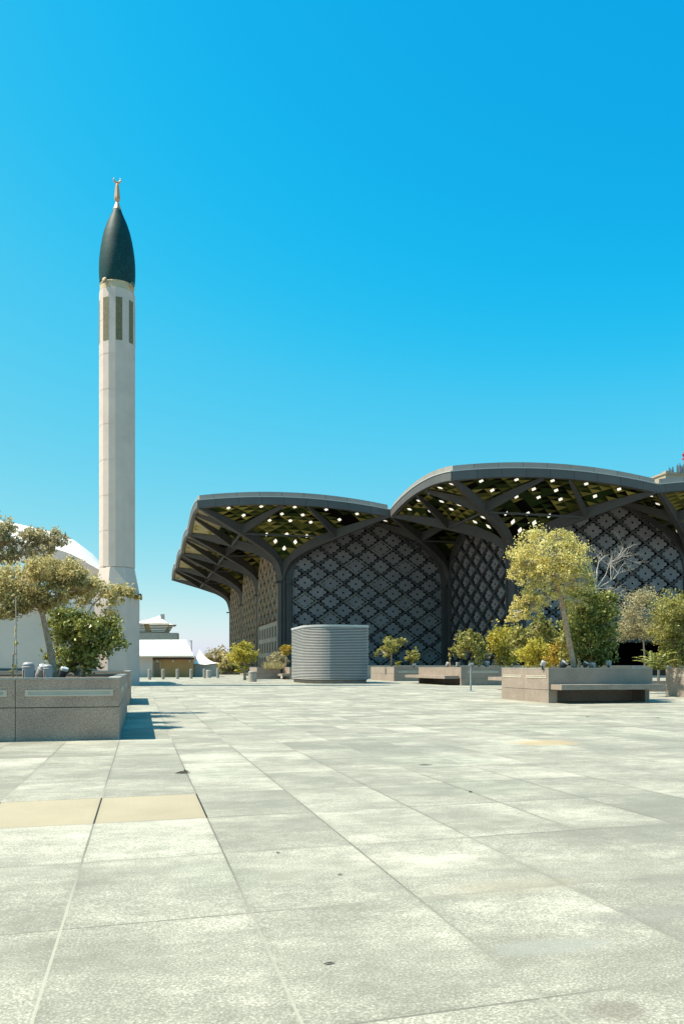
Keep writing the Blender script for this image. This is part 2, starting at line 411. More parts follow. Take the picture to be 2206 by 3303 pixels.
def canopy(i, j, edges='', lights='', detail=True):
    c = cen(i, j)
    mb = MB()
    NR = 15 if detail else 8
    for q in 'FLBR':
        idx = {}
        base = len(mb.v)
        for k in range(0, NR+1):
            r = .02 + .98*k/NR
            for a in range(k+1):
                s = -1 + 2*a/k if k else 0
                x, y = qpt(c, q, r, s); idx[(k,a)] = len(mb.v)
                mb.v.append((x, y, soff(r, s)))
        for k in range(NR):
            for a in range(k+1):
                key = ((k//2)*7 + (a//2)*13 + i*3 + j*5)
                # panels laid in triangles: gold tends to come in clusters
                nz = mnoise.noise(Vector((mb.v[idx[(k,a)]][0]*.16, mb.v[idx[(k,a)]][1]*.22, 3.1)))
                def pick(up):
                    if i == 0 and q == 'L' and k >= NR*.66: return 5 if rng.random() > .12 else 3  # outer left panels: ground-bounce light painted as paler gold
                    t = rng.random() + nz*.9
                    if up: return 3 if t > .62 else 2 if t > .3 else 1 if t > -.1 else 0
                    return 2 if t > 1.0 else 1 if t > .35 else 0
                mb.f.append((idx[(k,a)], idx[(k+1,a)], idx[(k+1,a+1)])); mb.m.append(pick(True))
                if a < k:
                    mb.f.append((idx[(k,a)], idx[(k+1,a+1)], idx[(k,a+1)])); mb.m.append(pick(False))
    # weathered roof skin above
    ng = 10
    o = len(mb.v)
    for a in range(ng+1):
        for b in range(ng+1):
            X = -1 + 2*a/ng; Y = -1 + 2*b/ng
            r = max(abs(X), abs(Y)); w = min(abs(X), abs(Y))/r if r > 1e-6 else 0
            zt = 23.0 + 1.0*(1-w*w)*r + 1.2*(1-r*r)
            mb.v.append((c[0]+X*(HX-.4), c[1]+Y*(HY-.4), zt+.45))
    for a in range(ng):
        for b in range(ng):
            p = o + a*(ng+1) + b
            mb.f.append((p, p+ng+1, p+ng+2, p+1)); mb.m.append(4)
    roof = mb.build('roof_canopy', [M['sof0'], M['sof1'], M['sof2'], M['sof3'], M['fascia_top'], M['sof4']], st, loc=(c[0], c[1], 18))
    # fascia beams on open edges
    for q in edges:
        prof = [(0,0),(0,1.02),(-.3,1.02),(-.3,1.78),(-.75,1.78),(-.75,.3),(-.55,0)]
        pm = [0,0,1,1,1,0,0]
        n = 28; bm_ = MB(); P = len(prof)
        for k in range(n+1):
            s = -1 + 2*k/n; zb = ZC + RISE*(1-s*s)
            for (oo, dz) in prof:
                x, y = qpt(c, q, 1, s, oo); bm_.v.append((x, y, zb+dz))
        for k in range(n):
            for a in range(P):
                b_ = (a+1) % P
                bm_.f.append((k*P+a, k*P+b_, (k+1)*P+b_, (k+1)*P+a)); bm_.m.append(pm[a])
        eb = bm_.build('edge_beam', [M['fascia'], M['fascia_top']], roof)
        cm = MB(); prof2 = [(.07,1.0),(.07,1.10),(-.295,1.10),(-.295,1.024),(.004,1.024),(.004,1.0)]; P = 6
        for k in range(n+1):
            s = -1 + 2*k/n; zb = ZC + RISE*(1-s*s)
            for (oo, dz) in prof2:
                x, y = qpt(c, q, 1, s, oo); cm.v.append((x, y, zb+dz))
        for k in range(n):
            for a in range(P):
                b_ = (a+1) % P
                cm.f.append((k*P+a, k*P+b_, (k+1)*P+b_, (k+1)*P+a)); cm.m.append(0)
        cm.build('edge_trim', M['copline'], roof)
    # column shaft: cross of four plates
    if detail:
        cb = MB()
        L = math.hypot(HX, HY)
        for (sx, sy) in ((1,1),(1,-1)):
            dx, dy = sx*HX/L, sy*HY/L
            a0 = .60 if sx*sy > 0 else .603
            px_, py_ = -dy*.28, dx*.28
            poly = [(c[0]-dx*a0-px_, c[1]-dy*a0-py_), (c[0]+dx*a0-px_, c[1]+dy*a0-py_), (c[0]+dx*a0+px_, c[1]+dy*a0+py_), (c[0]-dx*a0+px_, c[1]-dy*a0+py_)]
            cb.prism(poly, -.05, 14.2 if sx*sy > 0 else 14.23)
        colo = cb.build('column', M['rib'], st, loc=(c[0], c[1], 0))
        for (sx, sy) in ((-1,-1),(1,-1),(-1,1)):
            bl = MB(); p = Vector((c[0]+sx*.5, c[1]+sy*.45, 14.0)); bl.beam(p, p+Vector((sx*.7, sy*.55, 0)), .3, .18)
            bl.build('bracket_lamp', M['lamp_dark'], colo)
        for key, (sx, sy) in DIAG.items():
            rb = MB(); rs = [.0,.015,.03,.038,.046,.055,.065,.08,.095,.11,.13,.16,.2,.26,.34,.42,.5,.58,.66,.74,.82,.9,.96,.992]
            dx, dy = sx*HX, sy*HY
            nx, ny = -dy/L, dx/L
            ring = []
            for r in rs:
                th = (.42 - .2*r) * (1.15 if r < .2 else 1)
                lo = lerp(RLt, r) if r >= .03 else 14.2
                up = lerp(RTt, r) - .03
                up = max(up, lo+.15)
                x, y = c[0]+dx*r, c[1]+dy*r
                ring.append([(x-nx*th, y-ny*th, lo), (x+nx*th, y+ny*th, lo), (x+nx*th, y+ny*th, up), (x-nx*th, y-ny*th, up)])
            rb.add([p for q in ring for p in q],
                   [(4*k+a, 4*k+(a+1)%4, 4*k+4+(a+1)%4, 4*k+4+a) for k in range(len(rs)-1) for a in range(4)] + [(0,3,2,1), tuple(4*(len(rs)-1)+a for a in range(4))])
            rb.build('rib', M['rib'], roof)
        for q in 'FLBR':
            rj = .52
            hh = HX if q in 'FB' else HY
            for sgn in (-1, 1):
                sb = MB()
                a = Vector((*qpt(c, q, rj, sgn*.985), 21.25)); b = Vector((*qpt(c, q, .965, sgn*.13), soff(.965, .13)-.05))
                m_ = (a+b)/2; m_.z = (a.z+b.z)/2 + .12
                sb.beam(a, m_, .34, 1.35, .30, 1.0); sb.beam(m_, b, .30, 1.0, .24, .42)
                sb.build('strut', M['rib'], roof)
            tb = MB(); a = Vector((*qpt(c, q, rj, -.97), 20.2)); b = Vector((*qpt(c, q, rj, .97), 20.2)); tb.beam(a, b, .22, .22)
            tb.build('tie', M['rib'], roof)
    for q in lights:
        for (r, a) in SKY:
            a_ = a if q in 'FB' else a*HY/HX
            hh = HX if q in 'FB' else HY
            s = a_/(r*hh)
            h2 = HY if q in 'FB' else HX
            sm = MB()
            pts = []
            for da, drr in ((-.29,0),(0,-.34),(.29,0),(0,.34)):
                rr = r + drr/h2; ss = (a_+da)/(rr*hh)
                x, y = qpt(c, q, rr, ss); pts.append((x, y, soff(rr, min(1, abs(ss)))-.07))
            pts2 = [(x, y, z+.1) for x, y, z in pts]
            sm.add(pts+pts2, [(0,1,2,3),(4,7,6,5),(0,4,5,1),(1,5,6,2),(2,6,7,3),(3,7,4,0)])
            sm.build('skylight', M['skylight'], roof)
    return roof
canopy(0, 0, 'FL', 'F')
canopy(1,-1, 'FL', 'FL')
canopy(2,-1, 'F', 'L')
canopy(1, 0, '', 'L')
canopy(0, 1, 'L', ''); canopy(0, 2, 'L', ''); canopy(0, 3, 'L', '')
for (i, j) in ((1,1),(2,0),(2,1),(1,2),(3,-1),(3,0)):
    canopy(i, j, 'F' if (i,j)==(3,-1) else '', '', detail=False)

fl = MB()  # hidden dark sheet, added to cut ground bounce onto the station walls
fl.add([(U0+1,V0+2,.006),(19.5,V0+2,.006),(19.5,71.3,.006),(U0+130,71.3,.006),(U0+130,V0+120,.006),(U0+1,V0+120,.006)], [(0,1,2,3,4,5)])
tag(fl.build('bounce_blocker_floor', granite('bounce_blocker_dark', (.07,.06,.05), .3, 30.0, .2)), kind='structure')
ARCH = [(0,13.8),(1.45,13.8),(1.6,15.2),(1.9,16.4),(2.4,17.4),(3.2,18.4),(4.5,19.6),(7,21.1),(10,22.4),(13.5,23.6)]
def arch(s, L): return lerp(ARCH, min(s, L-s))
def wall(c0, axis, L, sign, zb, mats, windows=False, ev=0, trim=True, deep=.12):
    """lattice wall between two column centres; axis 'x' or 'y'; sign = outward side"""
    half = (HX if axis == 'x' else HY)
    def W(s, d, z): return (c0[0]+s, c0[1]+sign*d, z) if axis == 'x' else (c0[0]+sign*d, c0[1]+s, z)
    def topz(s):
        r = min(s, L-s)/half; return soff(min(r,1), 0) + .15
    bk = MB()
    n = 24
    a = .5
    vs = []; 
    for k in range(n+1):
        s = a + (L-2*a)*k/n; vs += [W(s, 0, zb), W(s, 0, topz(s))]
    bk.add(vs, [(2*k, 2*k+2, 2*k+3, 2*k+1) for k in range(n)], 0)
    # spandrel in front of the lattice: border + area over the arch
    ss = [0.5,.9,1.45,1.5,1.55,1.65,1.8,2.05,2.3,2.6,3,3.7,4.5,5.7,7,8.5,10,12]
    ss = [s for s in ss if s < L/2-.2] + [L/2] + [L-s for s in reversed(ss) if s < L/2-.2]
    vs = []
    for s in ss: vs += [W(s, .46, arch(s, L) if 1.46 < min(s, L-s) else zb), W(s, .46, topz(s)), W(s, .30, arch(s, L) if 1.46 < min(s, L-s) else zb)]
    fs = []
    for k in range(len(ss)-1):
        fs += [(3*k, 3*k+3, 3*k+4, 3*k+1), (3*k+2, 3*k+5, 3*k+3, 3*k)]
    bk.add(vs, fs, 1)
    for s in (1.05, L-1.3):                                             # pilaster strips beside the columns
        p = [W(s, .47, zb), W(s+.25, .62, 13.6)]
        bk.box(min(p[0][0],p[1][0]), max(p[0][0],p[1][0]), min(p[0][1],p[1][1]), max(p[0][1],p[1][1]), zb, 13.6, 1)
    if zb > 1:
        p = W(.6, .10, zb-.45); q = W(L-.6, .75, zb+.12)
        bk.box(min(p[0],q[0]), max(p[0],q[0]), min(p[1],q[1]), max(p[1],q[1]), p[2], q[2], 1)
    if windows:
        zt = 8.2
        bk.add([W(.9,.5,-.05), W(L-.9,.5,-.05), W(L-.9,.5,zt), W(.9,.5,zt)], [(0,1,2,3)], 1)
    wl = bk.build('facade_wall', [mats['back'], mats['frame']], st)
    ch = 2.78
    nc = 6 if axis == 'x' else 5
    s_first = 1.42
    cw = (L - 2*s_first)/nc
    pm, bm_, lm = MB(), MB(), MB()
    T = 56
    for ci in range(0, 2*nc+1):
        s = s_first + ci*cw/2
        for rj in range(0, 9):
            z = .05 + rj*ch + (0 if ci % 2 else ch/2)
            if z < zb + .9 or (windows and z < 9.3): continue
            if z > arch(max(1.6, min(s, L-1.6)), L) + 1.6: break
            aa, bb = .322*cw, .347*ch
            out, inn, outb = [], [], []
            for k in range(T):
                th = 2*math.pi*k/T
                d = abs(((th + math.pi/8) % (math.pi/4)) - math.pi/8)
                notch = math.exp(-(((math.pi/8)-d)/.115)**2)
                rr = 1 - .27*notch + (.06 if int(round(th/(math.pi/4))) % 2 == 0 else -.08)
                sx = min(max(s+aa*rr*math.cos(th), s_first+.02), L-s_first-.02)
                out.append(W(sx, .20, z+bb*rr*math.sin(th)))
                outb.append(W(sx, .10, z+bb*rr*math.sin(th)))
                sx = min(max(s+.12*aa*math.cos(th), s_first+.02), L-s_first-.02)
                inn.append(W(sx, .20, z+.15*bb*math.sin(th)))
            pm.add(out+inn+outb, [(k, (k+1)%T, T+(k+1)%T, T+k) for k in range(T)] + [(k, 2*T+k, 2*T+(k+1)%T, (k+1)%T) for k in range(T)])
            if trim and ci % 2 == 1 and (rj + (ci//2) + ev) % 2 == 0 and z + ch*.5 < arch(min(s-cw*.5, L-s-cw*.5), L):
                for (sa, za, sb_, zb_) in ((0,.48,.48,0),(.48,0,0,-.48),(0,-.48,-.48,0),(-.48,0,0,.48)):
                    p = Vector(W(s+sa*cw*.93, .46, z+za*ch*.93)); q = Vector(W(s+sb_*cw*.93, .46, z+zb_*ch*.93))
                    lm.tube([p, q], .05, 4)
    # diagonal bars
    k0 = -14
    for k in range(k0, 24):
        for sl in (1, -1):
            pts = []
            slope = sl*ch/cw
            zc = .05 + k*ch - slope*s_first      # bars cross at the diamond corners
            # run of the bar inside the panel
            s0, s1 = s_first-.05, L-s_first+.05
            run = [s0 + (s1-s0)*t/90 for t in range(91)]
            ins = [s for s in run if (8.2 if windows else zb+.2) < zc + slope*s < arch(s, L)+.5]
            if len(ins) < 3: continue
            a_, b_ = ins[0], ins[-1]
            p = Vector(W(a_, .18+deep, zc+slope*a_)); q = Vector(W(b_, .18+deep, zc+slope*b_))
            d = (q-p).normalized(); nrm = Vector(W(0,1,0)) - Vector(W(0,0,0)); up = d.cross(nrm).normalized()
            w = .11; dd = deep if sl > 0 else deep+.004
            vs = []
            for c_ in (p, q): vs += [c_-up*w-nrm*dd, c_+up*w-nrm*dd, c_+up*w+nrm*(dd-.02), c_+up*.03+nrm*dd, c_-up*.03+nrm*dd, c_-up*w+nrm*(dd-.02)]
            bm_.add(vs, [(i_, (i_+1)%6, 6+(i_+1)%6, 6+i_) for i_ in range(6)])
    pm.build('screen_panel', mats['panel'], wl)
    bm_.build('lattice', mats['bars'], wl)
    if lm.v: lm.build('window_trim', mats['trim'], wl)
    if windows:
        for row in range(3):
            for k in range(7):
                wm = MB(); s = 2.6 + k*(L-5.2-1.3)/6
                p = W(s, .49, 1.0+row*2.4); q = W(s+1.3, .54, 2.7+row*2.4)
                wm.box(min(p[0],q[0]), max(p[0],q[0]), min(p[1],q[1]), max(p[1],q[1]), p[2], q[2])
                wm.build('window', M['backing_side'], wl)
    return wl
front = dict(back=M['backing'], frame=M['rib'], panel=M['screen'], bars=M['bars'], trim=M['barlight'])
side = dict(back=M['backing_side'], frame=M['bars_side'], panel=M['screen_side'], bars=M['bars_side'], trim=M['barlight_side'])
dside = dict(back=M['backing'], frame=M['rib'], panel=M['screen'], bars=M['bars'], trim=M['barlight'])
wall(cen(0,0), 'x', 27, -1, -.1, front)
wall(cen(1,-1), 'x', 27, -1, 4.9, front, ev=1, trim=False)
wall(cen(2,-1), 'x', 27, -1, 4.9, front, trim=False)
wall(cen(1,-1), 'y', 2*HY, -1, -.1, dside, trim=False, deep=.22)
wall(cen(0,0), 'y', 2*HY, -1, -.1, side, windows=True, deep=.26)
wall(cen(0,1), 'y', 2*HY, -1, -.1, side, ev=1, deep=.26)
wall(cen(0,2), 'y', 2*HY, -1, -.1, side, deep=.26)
# entrance hall behind the open ground floor
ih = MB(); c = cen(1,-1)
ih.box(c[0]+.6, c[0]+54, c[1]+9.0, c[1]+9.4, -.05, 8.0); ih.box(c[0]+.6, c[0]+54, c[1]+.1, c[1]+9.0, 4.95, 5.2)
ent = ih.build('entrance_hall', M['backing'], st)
for k in range(3):
    em = MB(); x = c[0]+11.5+k*2.6; em.box(x, x+(1.6 if k != 1 else .7), c[1]+4, c[1]+4.15, 4.80, 4.9); em.build('ceiling_lamp', M['skylight'], ent)

# ------------------------------------------------------------------ minaret
mx, my = xy(379, 46.2)
mp = Vector((mx, my, 0)); k46 = 46.2/F
zz_ = lambda y: EYE + (HZ - y)*k46
mi = empty('minaret', mp, 'tall pale concrete minaret with pointed dark teal dome and gold crescent finial', 'minaret')
view = math.atan2(-my, -mx)
def fac(a): return view + a                      # azimuth measured from the side facing the plaza
RS = .995
sh = MB()
a16 = fac(R(5.75)) + R(11.25)
nj = [zz_(1835)+.02]+[zz_(y) for y in (1720,1608,1495,1382,1272,1160,1050)]+[zz_(950)]
for z0, z1 in zip(nj, nj[1:]):
    sh.lathe([(RS-.009, z0), (RS-.009, z0+.02), (RS, z0+.021), (RS, z1-.021), (RS-.009, z1-.02), (RS-.009, z1)], (mx, my, 0), 16, 0, a16)
sh.build('shaft', M['concrete'], mi)
a8 = fac(R(0)) + R(22.5)
pd = MB(); zb0, zb1 = zz_(1915), zz_(1835)
RP = 1.33
pts = []
nb = 16
for z0, z1 in ((-.06, 2.9), (2.9, zb0)):
    pd.lathe([(RP-.009, z0), (RP-.009, z0+.02), (RP, z0+.021), (RP, z1-.021), (RP-.009, z1-.02), (RP-.009, z1)], (mx, my, 0), 8, 0, a8)
pd.lathe([(RP-.012, zb0), (RP-.01, zb0+.01), (1.03, zb1), (.9, zb1+.01)], (mx, my, 0), 8, 0, a8)
pd.build('pedestal', M['concrete'], mi)
for ang in (-39.25, 5.75, 50.75, -84.25, 95.75, 140.75, 185.75, 230.75):
    a = fac(R(ang)); n_ = Vector((math.cos(a), math.sin(a), 0)); t_ = Vector((-n_.y, n_.x, 0))
    ap = RS*math.cos(R(11.25)); hw = RS*math.sin(R(11.25))*.92
    wm = MB(); z0, z1 = zz_(1117), zz_(981)
    cc = Vector((mx, my, 0)) + n_*(ap+.012)
    q = [cc - t_*hw, cc + t_*hw]
    wm.add([q[0]+Vector((0,0,z0)), q[1]+Vector((0,0,z0)), q[1]+Vector((0,0,z1)), q[0]+Vector((0,0,z1))] +
           [p - n_*.1 + Vector((0,0,z)) for p, z in ((q[0],z0),(q[1],z0),(q[1],z1),(q[0],z1))],
           [(0,1,2,3),(0,4,5,1),(1,5,6,2),(2,6,7,3),(3,7,4,0)])
    wm.build('window', M['brownglass'], mi)
bd = MB()
bd.lathe([(RS-.02, zz_(950)), (RS-.05, zz_(950)+.02), (RS-.05, zz_(930)), (RS-.02, zz_(928.5)), (RS-.03, zz_(926.3))], (mx, my, 0), 48)
bd.build('band', M['cream'], mi, smooth=False)
for ang in (-39.25, 50.75, 140.75, 230.75):
    a = fac(R(ang)); n_ = Vector((math.cos(a), math.sin(a), 0)); c0 = Vector((mx, my, zz_(931)))
    hm = MB()
    hm.tube([c0+n_*.8, c0+n_*1.02, c0+n_*1.10, c0+n_*1.10, c0+n_*1.04], [.10,.13,.17,.14,.05], 14)
    hm.build('loudspeaker', M['cream'], mi, smooth=True)
dm = MB()
zt, zb = zz_(677), zz_(926)
prof = []
for k in range(33):
    t = k/32
    # bulged cone: widest a fifth of the way up
    tab = [(0,.955),(.08,.995),(.18,1.015),(.286,1.005),(.388,.975),(.49,.915),(.592,.84),(.694,.735),(.796,.59),(.85,.495),(.90,.395),(.95,.30),(1,.22)]
    prof.append((lerp(tab, t)*1.0, zb+(zt-zb)*t))
prof = [(.9, zb)] + prof
dm.lathe(prof, (mx, my, 0), 32)
dm.build('dome', M['teal_dome'], mi, smooth=True)
fm = MB()
fm.lathe([(.235, zz_(678)), (.235, zz_(676)), (.13, zz_(660)), (.075, zz_(651)), (.13, zz_(648)), (.165, zz_(643)), (.155, zz_(641)), (.17, zz_(640)), (.095, zz_(597)), (.05, zz_(591)), (.04, zz_(589))], (mx, my, 0), 8)
fin = fm.build('finial', M['gold'], mi)
cr = MB(); cz = zz_(580); pts, rad = [], []
for k in range(15):
    a = R(-90-128 + 256*k/14); pts.append((mx + .19*math.cos(a), my, cz + .17*math.sin(a))); rad.append(.012 + .05*math.cos(R(-90+180*k/14))**1.0)
cr.tube(pts, rad, 8)
cr.build('crescent', M['gold'], fin, smooth=True)
lb = MB(); b0 = at(440, 1918, 45.6); lb.box(b0.x-.05, b0.x+.3, b0.y-.1, b0.y+.1, b0.z-.03, b0.z+.05); lb.box(b0.x+.22, b0.x+.33, b0.y-.08, b0.y+.08, b0.z-.3, b0.z-.03)
lb.build('bracket_lamp', M['lamp_dark'], mi)

# ------------------------------------------------------------------ mosque hall
mh = empty('mosque_hall', (-6, 52, 0), 'pale mosque hall with white curved roof behind the minaret', 'mosque')
D = 48.6
Xr = xy(338, D)[0]; Yf = xy(338, D)[1]
wm = MB()
wm.box(-22, Xr+.2, Yf, Yf+9, -.05, 5.6)
wm.build('wall', M['white'], mh)
# curved shell roof: profile in x swept along y
px_prof = [(-260,1690),(-100,1690),(60,1712),(150,1730),(208,1744),(245,1757),(280,1778),(310,1798),(330,1824),(341,1843),(352,1846)]
eave = [(-260,1762),(-100,1752),(60,1762),(150,1772),(208,1788),(235,1797),(262,1810),(290,1826),(318,1841),(338,1850),(352,1852)]
rm = MB(); P = len(px_prof)
for t in (0, .35, .7, 1.0, 1.3, 1.65, 2.0):
    k = 1 - (1 - min(t, 2 - t))**2
    yy = Yf - 1.0 + 5.5*t
    for (pa, pb), (ea, eb) in zip(px_prof, eave):
        a_ = at(ea, eb, D); r_ = at(pa, pb, D + 5.0)
        rm.v.append((a_.x + (r_.x-a_.x)*k*.35, yy, a_.z + (r_.z-a_.z)*k))
for a in range(6):
    for b in range(P-1):
        rm.f.append((a*P+b, a*P+b+1, (a+1)*P+b+1, (a+1)*P+b)); rm.m.append(0)
rm.build('roof', M['white'], mh, smooth=True)
fm = MB(); vs = []
for px, py in eave:
    q = at(px, py, D); th = .62
    vs += [(q.x, Yf-.985, q.z-.005), (q.x, Yf-.985, q.z-th), (q.x, Yf-.05, q.z-th-.05)]
fm.add(vs, [(3*k, 3*k+1, 3*k+4, 3*k+3) for k in range(P-1)] + [(3*k+1, 3*k+2, 3*k+5, 3*k+4) for k in range(P-1)])
fm.build('fascia', M['wallgrey'], mh)
gb = MB(); q0 = at(345, 1850, D); gb.box(q0.x-.05, q0.x+.35, Yf-.6, Yf+1.5, 3.0, q0.z+.55); gb.build('end_pier', M['concrete'], mh)
# front wing
wg = MB(); wx = xy(166, 42)[0]; wy = xy(166, 42)[1]
wg.box(-24, wx, wy, wy+5.5, -.05, 4.15)
wing = wg.build('wing_wall', M['wallgrey'], mh)
ws = MB(); ws.box(wx-.28, wx+.10, wy-.08, wy+5.6, 4.0, 4.6); ws.box(-24, wx-.3, wy-.35, wy+5.6, 4.16, 4.55); ws.build('wing_roof', M['white'], mh)
wb = MB(); wb.box(-24, xy(82, 41.9)[0], wy-.06, wy-.005, 0, .98); wb.build('base_tile', M['tealtile'], mh)
wv = MB(); wv.box(wx+.05, wx+.75, wy+1.2, wy+1.7, 3.55, 3.95); wv.build('vent', M['lamp_dark'], mh)
yd = MB(); y0 = xy(250, 45)[1]
yd.box(wx+.05, xy(352,45)[0]-.75, y0+1.0, y0+1.25, -.05, 2.6)
tag(yd.build('yard_wall', M['white'], None, loc=(-2.8, y0+1, 0)), 'low white wall between the mosque wing and the minaret base', 'wall')

# ------------------------------------------------------------------ planters
def blocks(mb, x0, x1, y0, y1, z0, z1, th=.16, split=.5, m=0, jx=(), jy=(), rec=None):
    """four walls built from courses with narrow open joints"""
    zs = [(z0, z0+(z1-z0)*split-.006), (z0+(z1-z0)*split+.006, z1)] if split else [(z0, z1)]
    xs = [x0+th] + [x for x in jx] + [x1-th]
    ys = [y0] + [y for y in jy] + [y1]
    e = .005
    for a, b in zs:
        for p, q in zip(xs, xs[1:]):
            pa = p - (th if p == xs[0] else -e); qa = q + (th if q == xs[-1] else -e)
            if rec == 'F' and a == z0:
                mb.box(pa, min(qa, pa+.3), y0, y0+th, a, b, m); mb.box(pa+.3, qa, y0+.9, y0+1.0, a, b-.002, m); mb.box(pa+.3, qa, y0+.01, y0+1.02, b-.002, b+.004, m)
            else: mb.box(pa, qa, y0, y0+th, a, b, m)
            mb.box(pa, qa, y1-th, y1, a, b, m)
        for p, q in zip(ys, ys[1:]):
            pa = p + (th+.002 if p == y0 else e); qa = q - (th+.002 if q == y1 else e)
            if rec == 'L' and a == z0:
                mb.box(x0+.9, x0+1.0, pa, qa, a, b-.002, m); mb.box(x0+.01, x0+1.02, pa, qa, b-.002, b+.004, m)
            else: mb.box(x0, x0+th, pa, qa, a, b, m)
            mb.box(x1-th, x1, pa, qa, a, b, m)
PLANTERS = []
def soil_at(x, y):
    for x0, x1, y0, y1, zt in PLANTERS:
        if x0 < x < x1 and y0 < y < y1: return zt - .06
    return gz(x, y)
def planter(label, x0, x1, y0, y1, zt, stripsF=(), stripsL=(), stripsR=(), jx=(), jy=(), split=.55, m='granite', bench=None, group='granite planters on the plaza', rec=None):
    zb = min(gz(x, y) for x in (x0, x1) for y in (y0, y1)) - .03
    PLANTERS.append((x0, x1, y0, y1, zt))
    e = empty('stone_planter', ((x0+x1)/2, (y0+y1)/2, zb), label, 'planter', group)
    mb = MB(); blocks(mb, x0, x1, y0, y1, zb, zt-.03, split=split, jx=jx, jy=jy, rec=rec)
    mb.build('planter_wall', M[m], e)
    co = MB(); i_ = .02
    ox = 1.04 if rec == 'L' else i_; oy = 1.04 if rec == 'F' else i_; i_ = .18
    mb2 = MB(); mb2.box(x0+max(i_,ox), x1-i_, y0+max(i_,oy), y1-i_, zb+.02, zt-.3); mb2.box(x0+i_, x1-i_, y0+i_, y1-i_, zt-.298, zt-.06); mb2.build('soil', [M['soil']], e)
    for (a,b,c_,d_) in ((x0-.008,x1+.008,y0-.008,y0+.18),(x0-.008,x1+.008,y1-.18,y1+.008),(x0-.008,x0+.18,y0+.182,y1-.182),(x1-.18,x1+.008,y0+.182,y1-.182)):
        co.box(a,b,c_,d_, zt-.03, zt)
    co.build('coping', M['coping'], e)
    def strip(face, a, b, z0, z1):
        fr, gl = MB(), MB(); t = .012; w = .025
        def bx(mbx, a, b, z0, z1, o0, o1):
            if face == 'F': mbx.box(a, b, y0-o1, y0-o0, z0, z1)
            elif face == 'L': mbx.box(x0-o1, x0-o0, a, b, z0, z1)
            else: mbx.box(x1+o0, x1+o1, a, b, z0, z1)
        bx(fr, a, b, z1-w, z1, -.02, t); bx(fr, a, b, z0, z0+w, -.02, t)
        bx(fr, a, a+.05, z0+w, z1-w, -.02, t); bx(fr, b-.05, b, z0+w, z1-w, -.02, t)
        f = fr.build('light_strip', M['stripframe'], e)
        bx(gl, a+.05, b-.05, z0+w, z1-w, -.02, .004); gl.build('glass', M['stripglass'], f)
    for s in stripsF: strip('F', *s)
    for s in stripsL: strip('L', *s)
    for s in stripsR: strip('R', *s)
    if bench:
        bx0, bx1, by0, by1, z0, z1 = bench
        b = MB(); b.box(bx0, bx1, by0, by1, z0, z1); b.build('bench_seat', M['granite_pale'], e)
    return e
PZ = .887
planter('large near planter in speckled brown granite under the leaning tree, at the left edge', -6.0, -.33, 13.17, 21.1, PZ,
        stripsF=[(-1.72,-.42,.60,.70), (-3.4,-1.98,.60,.70), (-5.2,-3.8,.60,.70)], stripsR=[(14.0,16.6,.60,.70), (17.6,20.2,.60,.70)], jx=(-3.7,-1.86), jy=(17.1,), split=.56)
planter('brown granite planter beyond the near left one, beside the minaret', -6.0, -.33, 24.9, 29.8, .93,
        stripsR=[(25.4,27.0,.62,.73), (27.7,29.3,.62,.73)], jy=(27.3,), split=.56)
planter('pale granite planter with long bench in front, holding the tall yellowing tree', 12.39, 16.1, 22.96, 26.35, 1.03,
        stripsL=[(23.12,24.45,.70,.79), (24.85,26.2,.70,.79)], jy=(24.65,), split=.40, rec='F', m='granite_pale', bench=(12.46, 16.08, 22.28, 22.955, .35, .51))
planter('pale granite planter cut by the right edge of the picture', 19.51, 24.5, 22.9, 27.0, 1.02, stripsL=[(23.4,26.7,.70,.79)], split=.55, m='granite_pale')
planter('granite planter with a seat slab on its sunlit side, behind the metal post', 17.88, 22.6, 43.4, 50.7, 1.06,
        stripsF=[(18.3,20.2,.72,.84), (20.6,22.3,.72,.84)], split=.42, rec='L', m='granite_pale', bench=(17.0, 17.875, 43.7, 50.9, .38, .55))
planter('granite planter just right of the ribbed steel drum', 18.46, 22.4, 57.9, 64.2, 1.08, stripsF=[(18.8,21.9,.62,.78)], split=.55, m='granite_pale')
planter('small pale planter with a seat step, left of the ribbed steel drum', 9.9, 12.0, 70.6, 75.5, 1.05, split=.5, m='granite_pale', bench=(8.9, 9.895, 70.6, 74.6, .3, .5))
planter('small pale planter against the left side of the steel drum', 12.35, 14.2, 68.0, 71.6, 1.05, split=.5, m='granite_pale', bench=(11.7, 12.345, 68.0, 70.5, .28, .48))
planter('granite planter with a projecting seat, half hidden behind the yellowing tree planter', 17.3, 20.5, 32.0, 36.6, .95, split=.5, m='granite_pale', bench=(16.4, 17.295, 32.0, 36.4, .42, .58))
bs = MB(); bs.box(19.2, 60, 70.2, 71.0, -.05, 1.12); bs.box(19.0, 60, 69.95, 71.1, 1.12, 1.22)
tag(bs.build('low_wall', M['coping'], None, loc=(30, 70.5, 0)), 'long low pale wall running in front of the station lattice', 'wall')
# balustrade between the two right planters
bl = empty('balustrade', at(2122, 2200, 36), 'short dark glass balustrade with pale post between the right planters', 'balustrade')
p0 = at(2040, 2150, 36); p1 = at(2170, 2150, 36)
rl = MB(); rl.beam(p0, p1, .06, .05); rl.beam(p0+Vector((0,0,-.42)), p1+Vector((0,0,-.42)), .05, .04); rl.build('rail', M['pole'], bl)
gl = MB(); gl.beam(p0+Vector((0,0,-.06)), p1+Vector((0,0,-.06)), .02, .34); gl.build('pane', M['glassrail'], bl)
ps = MB(); pp = at(2122, 2150, 36); ps.box(pp.x-.05, pp.x+.05, pp.y-.04, pp.y+.04, -.1, pp.z+.02); ps.build('post', M['bollard'], bl)
cb = MB(); q0, q1 = at(2040, 2196, 36), at(2180, 2196, 36); cb.beam(q0, q1, .4, .55); cb.build('kerb_block', M['granite_pale'], bl)

